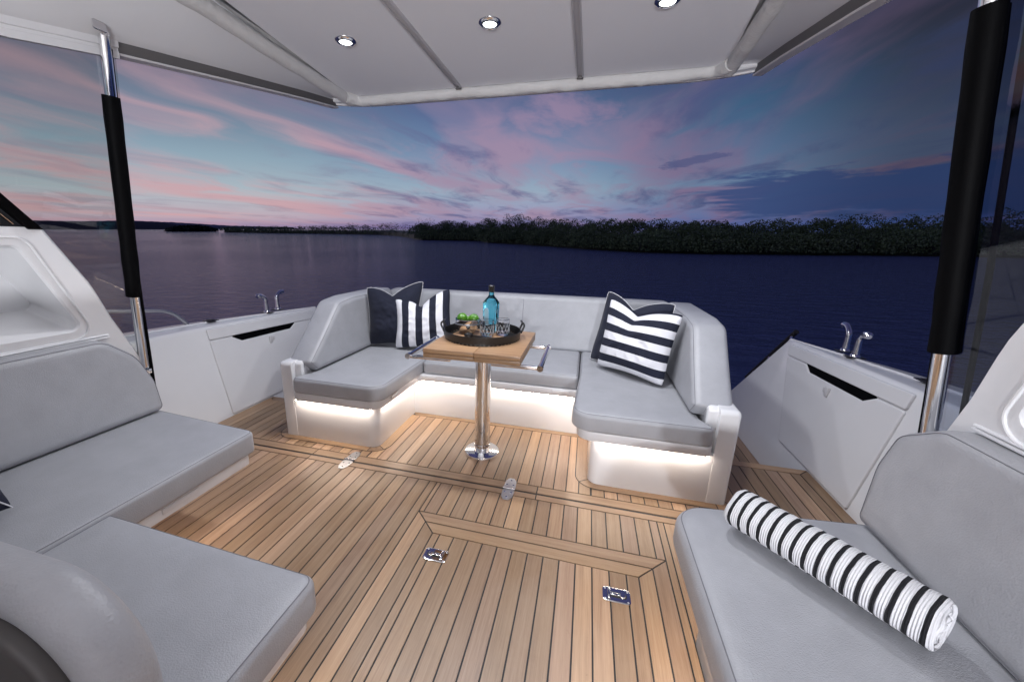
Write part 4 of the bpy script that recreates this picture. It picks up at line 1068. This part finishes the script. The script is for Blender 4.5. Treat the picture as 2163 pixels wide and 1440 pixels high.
for k in range(4):
    p = T0+ax*(.014+.007*k)+rd*(.0654+.0005*k)-tg*.002; hexa(bm, [p, p+ax*.0018, p+ax*.0018+tg*(.004+.002*(k % 2)), p+tg*(.004+.002*(k % 2))]+[x+rd*.0006 for x in (p, p+ax*.0018, p+ax*.0018+tg*(.004+.002*(k % 2)), p+tg*(.004+.002*(k % 2)))])
fin(bm, 'tag_print', BLK, o, local=True)

# ================================================================== SEA AND SHORE (in the sea's frame)
def seaobj(o): o.matrix_world = SEA; return o
wm = mat('water', (.15, .205, .42), .05, IOR=1.33, Specular_Tint=(.80, .90, 1., 1)); n = m_nt['water']; c = obco(n)
s1 = n.new('ShaderNodeMapping'); n.l.new(c, s1.inputs[0]); s1.inputs['Scale'].default_value = (.55, 1.15, 1.)
s1.inputs['Rotation'].default_value = (0, 0, radians(-14))
h1_ = n.noise(s1.outputs[0], 1.7, 6., .66, .3); h2_ = n.noise(s1.outputs[0], 9., 4., .6)
big_ = n.noise(c, .035, 3.)
hh = n.m('ADD', n.m('MULTIPLY', h1_, .55), n.m('MULTIPLY', h2_, n.m('MULTIPLY_ADD', big_, .045, .008)))
bump(n, hh, 1., 1.)
n.l.new(n.m('MULTIPLY_ADD', big_, .08, .03), n.b.inputs['Roughness'])
bm = bmesh.new(); rings = [0, 4, 12, 40, 120, 400, 1400, 5000, 15000]; prev = None
for r_ in rings:
    cur = [bm.verts.new((r_*cos(2*pi*k/64), r_*sin(2*pi*k/64), 0)) for k in range(64)] if r_ else [bm.verts.new((0, 0, 0))]
    if prev:
        for k in range(64):
            vs = [prev[k % len(prev)], cur[k], cur[(k+1) % 64]]+([prev[(k+1) % 64]] if len(prev) > 1 else []); bm.faces.new(vs)
    prev = cur
o = fin(bm, 'water', wm, norm=False); seaobj(o); tag(o, kind='structure')
def pol(az, d): return Vector((d*sin(radians(az)), d*cos(radians(az)), 0))
FOL = mat('mangrove_leaf', (.030, .045, .022), .55); n = m_nt['mangrove_leaf']
at = n.new('ShaderNodeAttribute'); at.attribute_name = 'tone'; n.l.new(at.outputs['Color'], n.b.inputs['Base Color'])
FARM = mat('far_hill', (.030, .036, .055), .9)
shore = [(-60, 470, 4.4), (-47.7, 430, 4.5), (-43.3, 330, 4.6), (-35.5, 260, 4.8), (-29.4, 215, 5.1), (-27.1, 180, 5.2), (-24.3, 118, 5.0), (-23.6, 112, 4.9), (-15.0, 101, 4.9), (-14.6, 90, 5.0), (-7.6, 74.7, 4.7), (0, 61.3, 4.3), (7.2, 55.4, 4.1), (14.9, 55.4, 4.2), (26.2, 61.3, 4.0), (31.2, 66, 4.5), (34.7, 68.7, 4.3), (38.9, 71.6, 4.3), (55, 75, 4.5), (70, 80, 4.5)]
def shore_at(az):
    for a, b in zip(shore, shore[1:]):
        if a[0] <= az <= b[0]: f = (az-a[0])/(b[0]-a[0]); return a[1]+(b[1]-a[1])*f, a[2]+(b[2]-a[2])*f
    return shore[-1][1:]
def leafcloud(bm, tl, c0, R, H, n_, size, tint):
    for _ in range(n_):
        a = random.uniform(0, 2*pi); z = random.uniform(-.35, 1); rr = math.sqrt(max(0, 1-z*z)); k = random.uniform(.80, 1.0)+.14*noise.noise(Vector((a*2, z*4, c0.x)))
        p = c0+Vector((R*rr*cos(a)*k, R*rr*sin(a)*k, H*z*k)); s_ = size*random.uniform(.6, 1.4)
        u = Vector((random.gauss(0, 1), random.gauss(0, 1), random.gauss(0, 1))).normalized(); v = u.cross(Vector((random.gauss(0, 1), random.gauss(0, 1), random.gauss(0, 1)))).normalized()
        vs = [bm.verts.new(p+u*s_*x+v*s_*.7*y) for x, y in ((-1, 0), (0, -1), (1, 0), (0, 1))]
        f = bm.faces.new(vs); g_ = random.uniform(.6, 1.35); col = (tint[0]*g_, tint[1]*g_, tint[2]*g_, 1)
        for l in f.loops: l[tl] = col
def wood(az0, az1, name, near_n, label, step_k=1.):
    bm = bmesh.new(); tl = bm.loops.layers.float_color.new('tone')
    az = az0
    while az < az1:
        d, h = shore_at(az)
        detail = 1 if d < 130 else .45
        stp = math.degrees(1.5/d)*step_k*(1 if d < 130 else 2.2)
        for _ in range(2):       # boughs hanging to the water
            leafcloud(bm, tl, pol(az+random.uniform(-.5, .5)*stp, d+.9)+Vector((0, 0, .75)), 1.1*(1 if d < 130 else 2), 1.2, int(near_n*.32), .13 if d < 130 else .14*d/110, (.13, .18, .085))
        for row in range(4 if d < 130 else 3):
            dd = d+row*3.2+random.uniform(0, 2.2)+1.4; R = random.uniform(1.3, 3.0)*(1 if d < 130 else 1.9); hh_ = h*random.uniform(.72, 1.06)*(.66+.12*row if d < 130 else 1.)
            if row >= 2 and random.random() < .22: hh_ *= random.uniform(1.08, 1.22)
            g = random.random(); tint = (.08+.06*g, .125+.08*g, .058+.035*g)
            p = pol(az+random.uniform(-.5, .5)*stp, dd); H = hh_*.45
            leafcloud(bm, tl, p+Vector((0, 0, hh_-H)), R, H, int(near_n*detail*(1.2 if row == 0 else .9)), .105 if d < 130 else .12*d/110, tint)
            for _ in range(3 if row > 1 else 1):
                leafcloud(bm, tl, p+Vector((random.uniform(-1, 1)*R, random.uniform(-1, 1)*R*.5, hh_-H*.4)), R*.42, H*.55, int(near_n*.22*detail), .09 if d < 130 else .10*d/110, tint)
        az += stp
    # low skirt of foliage and mud right at the water
    a = az0
    back = []; 
    while a <= az1: back.append(a); a += .5
    vs = [(bm.verts.new(pol(a, shore_at(a)[0]+1.2+.5*noise.noise(Vector((a, 0, 0))))), bm.verts.new(pol(a, shore_at(a)[0]+3)+Vector((0, 0, shore_at(a)[1]*.30))), bm.verts.new(pol(a, shore_at(a)[0]+14)+Vector((0, 0, shore_at(a)[1]*.45)))) for a in back]
    for A, C in zip(vs, vs[1:]):
        for k in (0, 1):
            f = bm.faces.new((A[k], C[k], C[k+1], A[k+1]))
            for l in f.loops: l[tl] = (.025, .032, .018, 1)
    o = fin(bm, name, FOL, smooth=False, norm=False); seaobj(o); tag(o, label, 'trees', kind='stuff')
wood(-47.5, -23.0, 'far_mangroves', 150, 'low dark line of distant mangroves across the water left of centre')
wood(-24.2, 62, 'mangroves', 700, 'dense dark green mangrove trees along the shore on the right')
def ridge(name, pts, d, depth, kind=True, seed=0):
    bm = bmesh.new(); rows = []
    n_ = 160; a0, a1 = pts[0][0], pts[-1][0]
    for i in range(n_+1):
        a = a0+(a1-a0)*i/n_
        for p, q in zip(pts, pts[1:]):
            if p[0] <= a <= q[0]: f = (a-p[0])/(q[0]-p[0]); e = p[1]+(q[1]-p[1])*f; break
        e += .035*noise.noise(Vector((a*2.3, seed, 0)))+.02*noise.noise(Vector((a*9, seed, 4)))
        h = max(.3, SEA_H+d*math.tan(radians(e)))
        rows.append([bm.verts.new(pol(a, d*.97)+Vector((0, 0, -.2))), bm.verts.new(pol(a, d*.98)+Vector((0, 0, h*.35))), bm.verts.new(pol(a, d)+Vector((0, 0, h))), bm.verts.new(pol(a, d+depth)+Vector((0, 0, h*.6)))])
    for A, C in zip(rows, rows[1:]):
        for k in range(3): bm.faces.new((A[k], C[k], C[k+1], A[k+1]))
    o = fin(bm, name, FARM, norm=False); seaobj(o); tag(o, kind='structure')
ridge('hills', [(-85, .5), (-70, .9), (-62, .75), (-58, .72), (-55, .72), (-53.3, .66), (-52.3, .5), (-50.5, .1)], 2600, 300, seed=1)
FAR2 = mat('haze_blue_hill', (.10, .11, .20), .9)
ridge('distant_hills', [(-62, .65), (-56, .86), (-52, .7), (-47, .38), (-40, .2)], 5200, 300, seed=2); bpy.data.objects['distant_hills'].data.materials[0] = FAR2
# small wooded islet
bm = bmesh.new(); tl = bm.loops.layers.float_color.new('tone'); a = -52.6
while a < -48.7:
    k = sin((a+52.8)/4.3*pi); leafcloud(bm, tl, pol(a, 540)+Vector((0, 0, 1.5)), 6, 2.6+3.2*k, 110, 1.0, (.026, .034, .024)); a += .16
o = fin(bm, 'islet', FOL, smooth=False, norm=False); seaobj(o); tag(o, kind='structure')
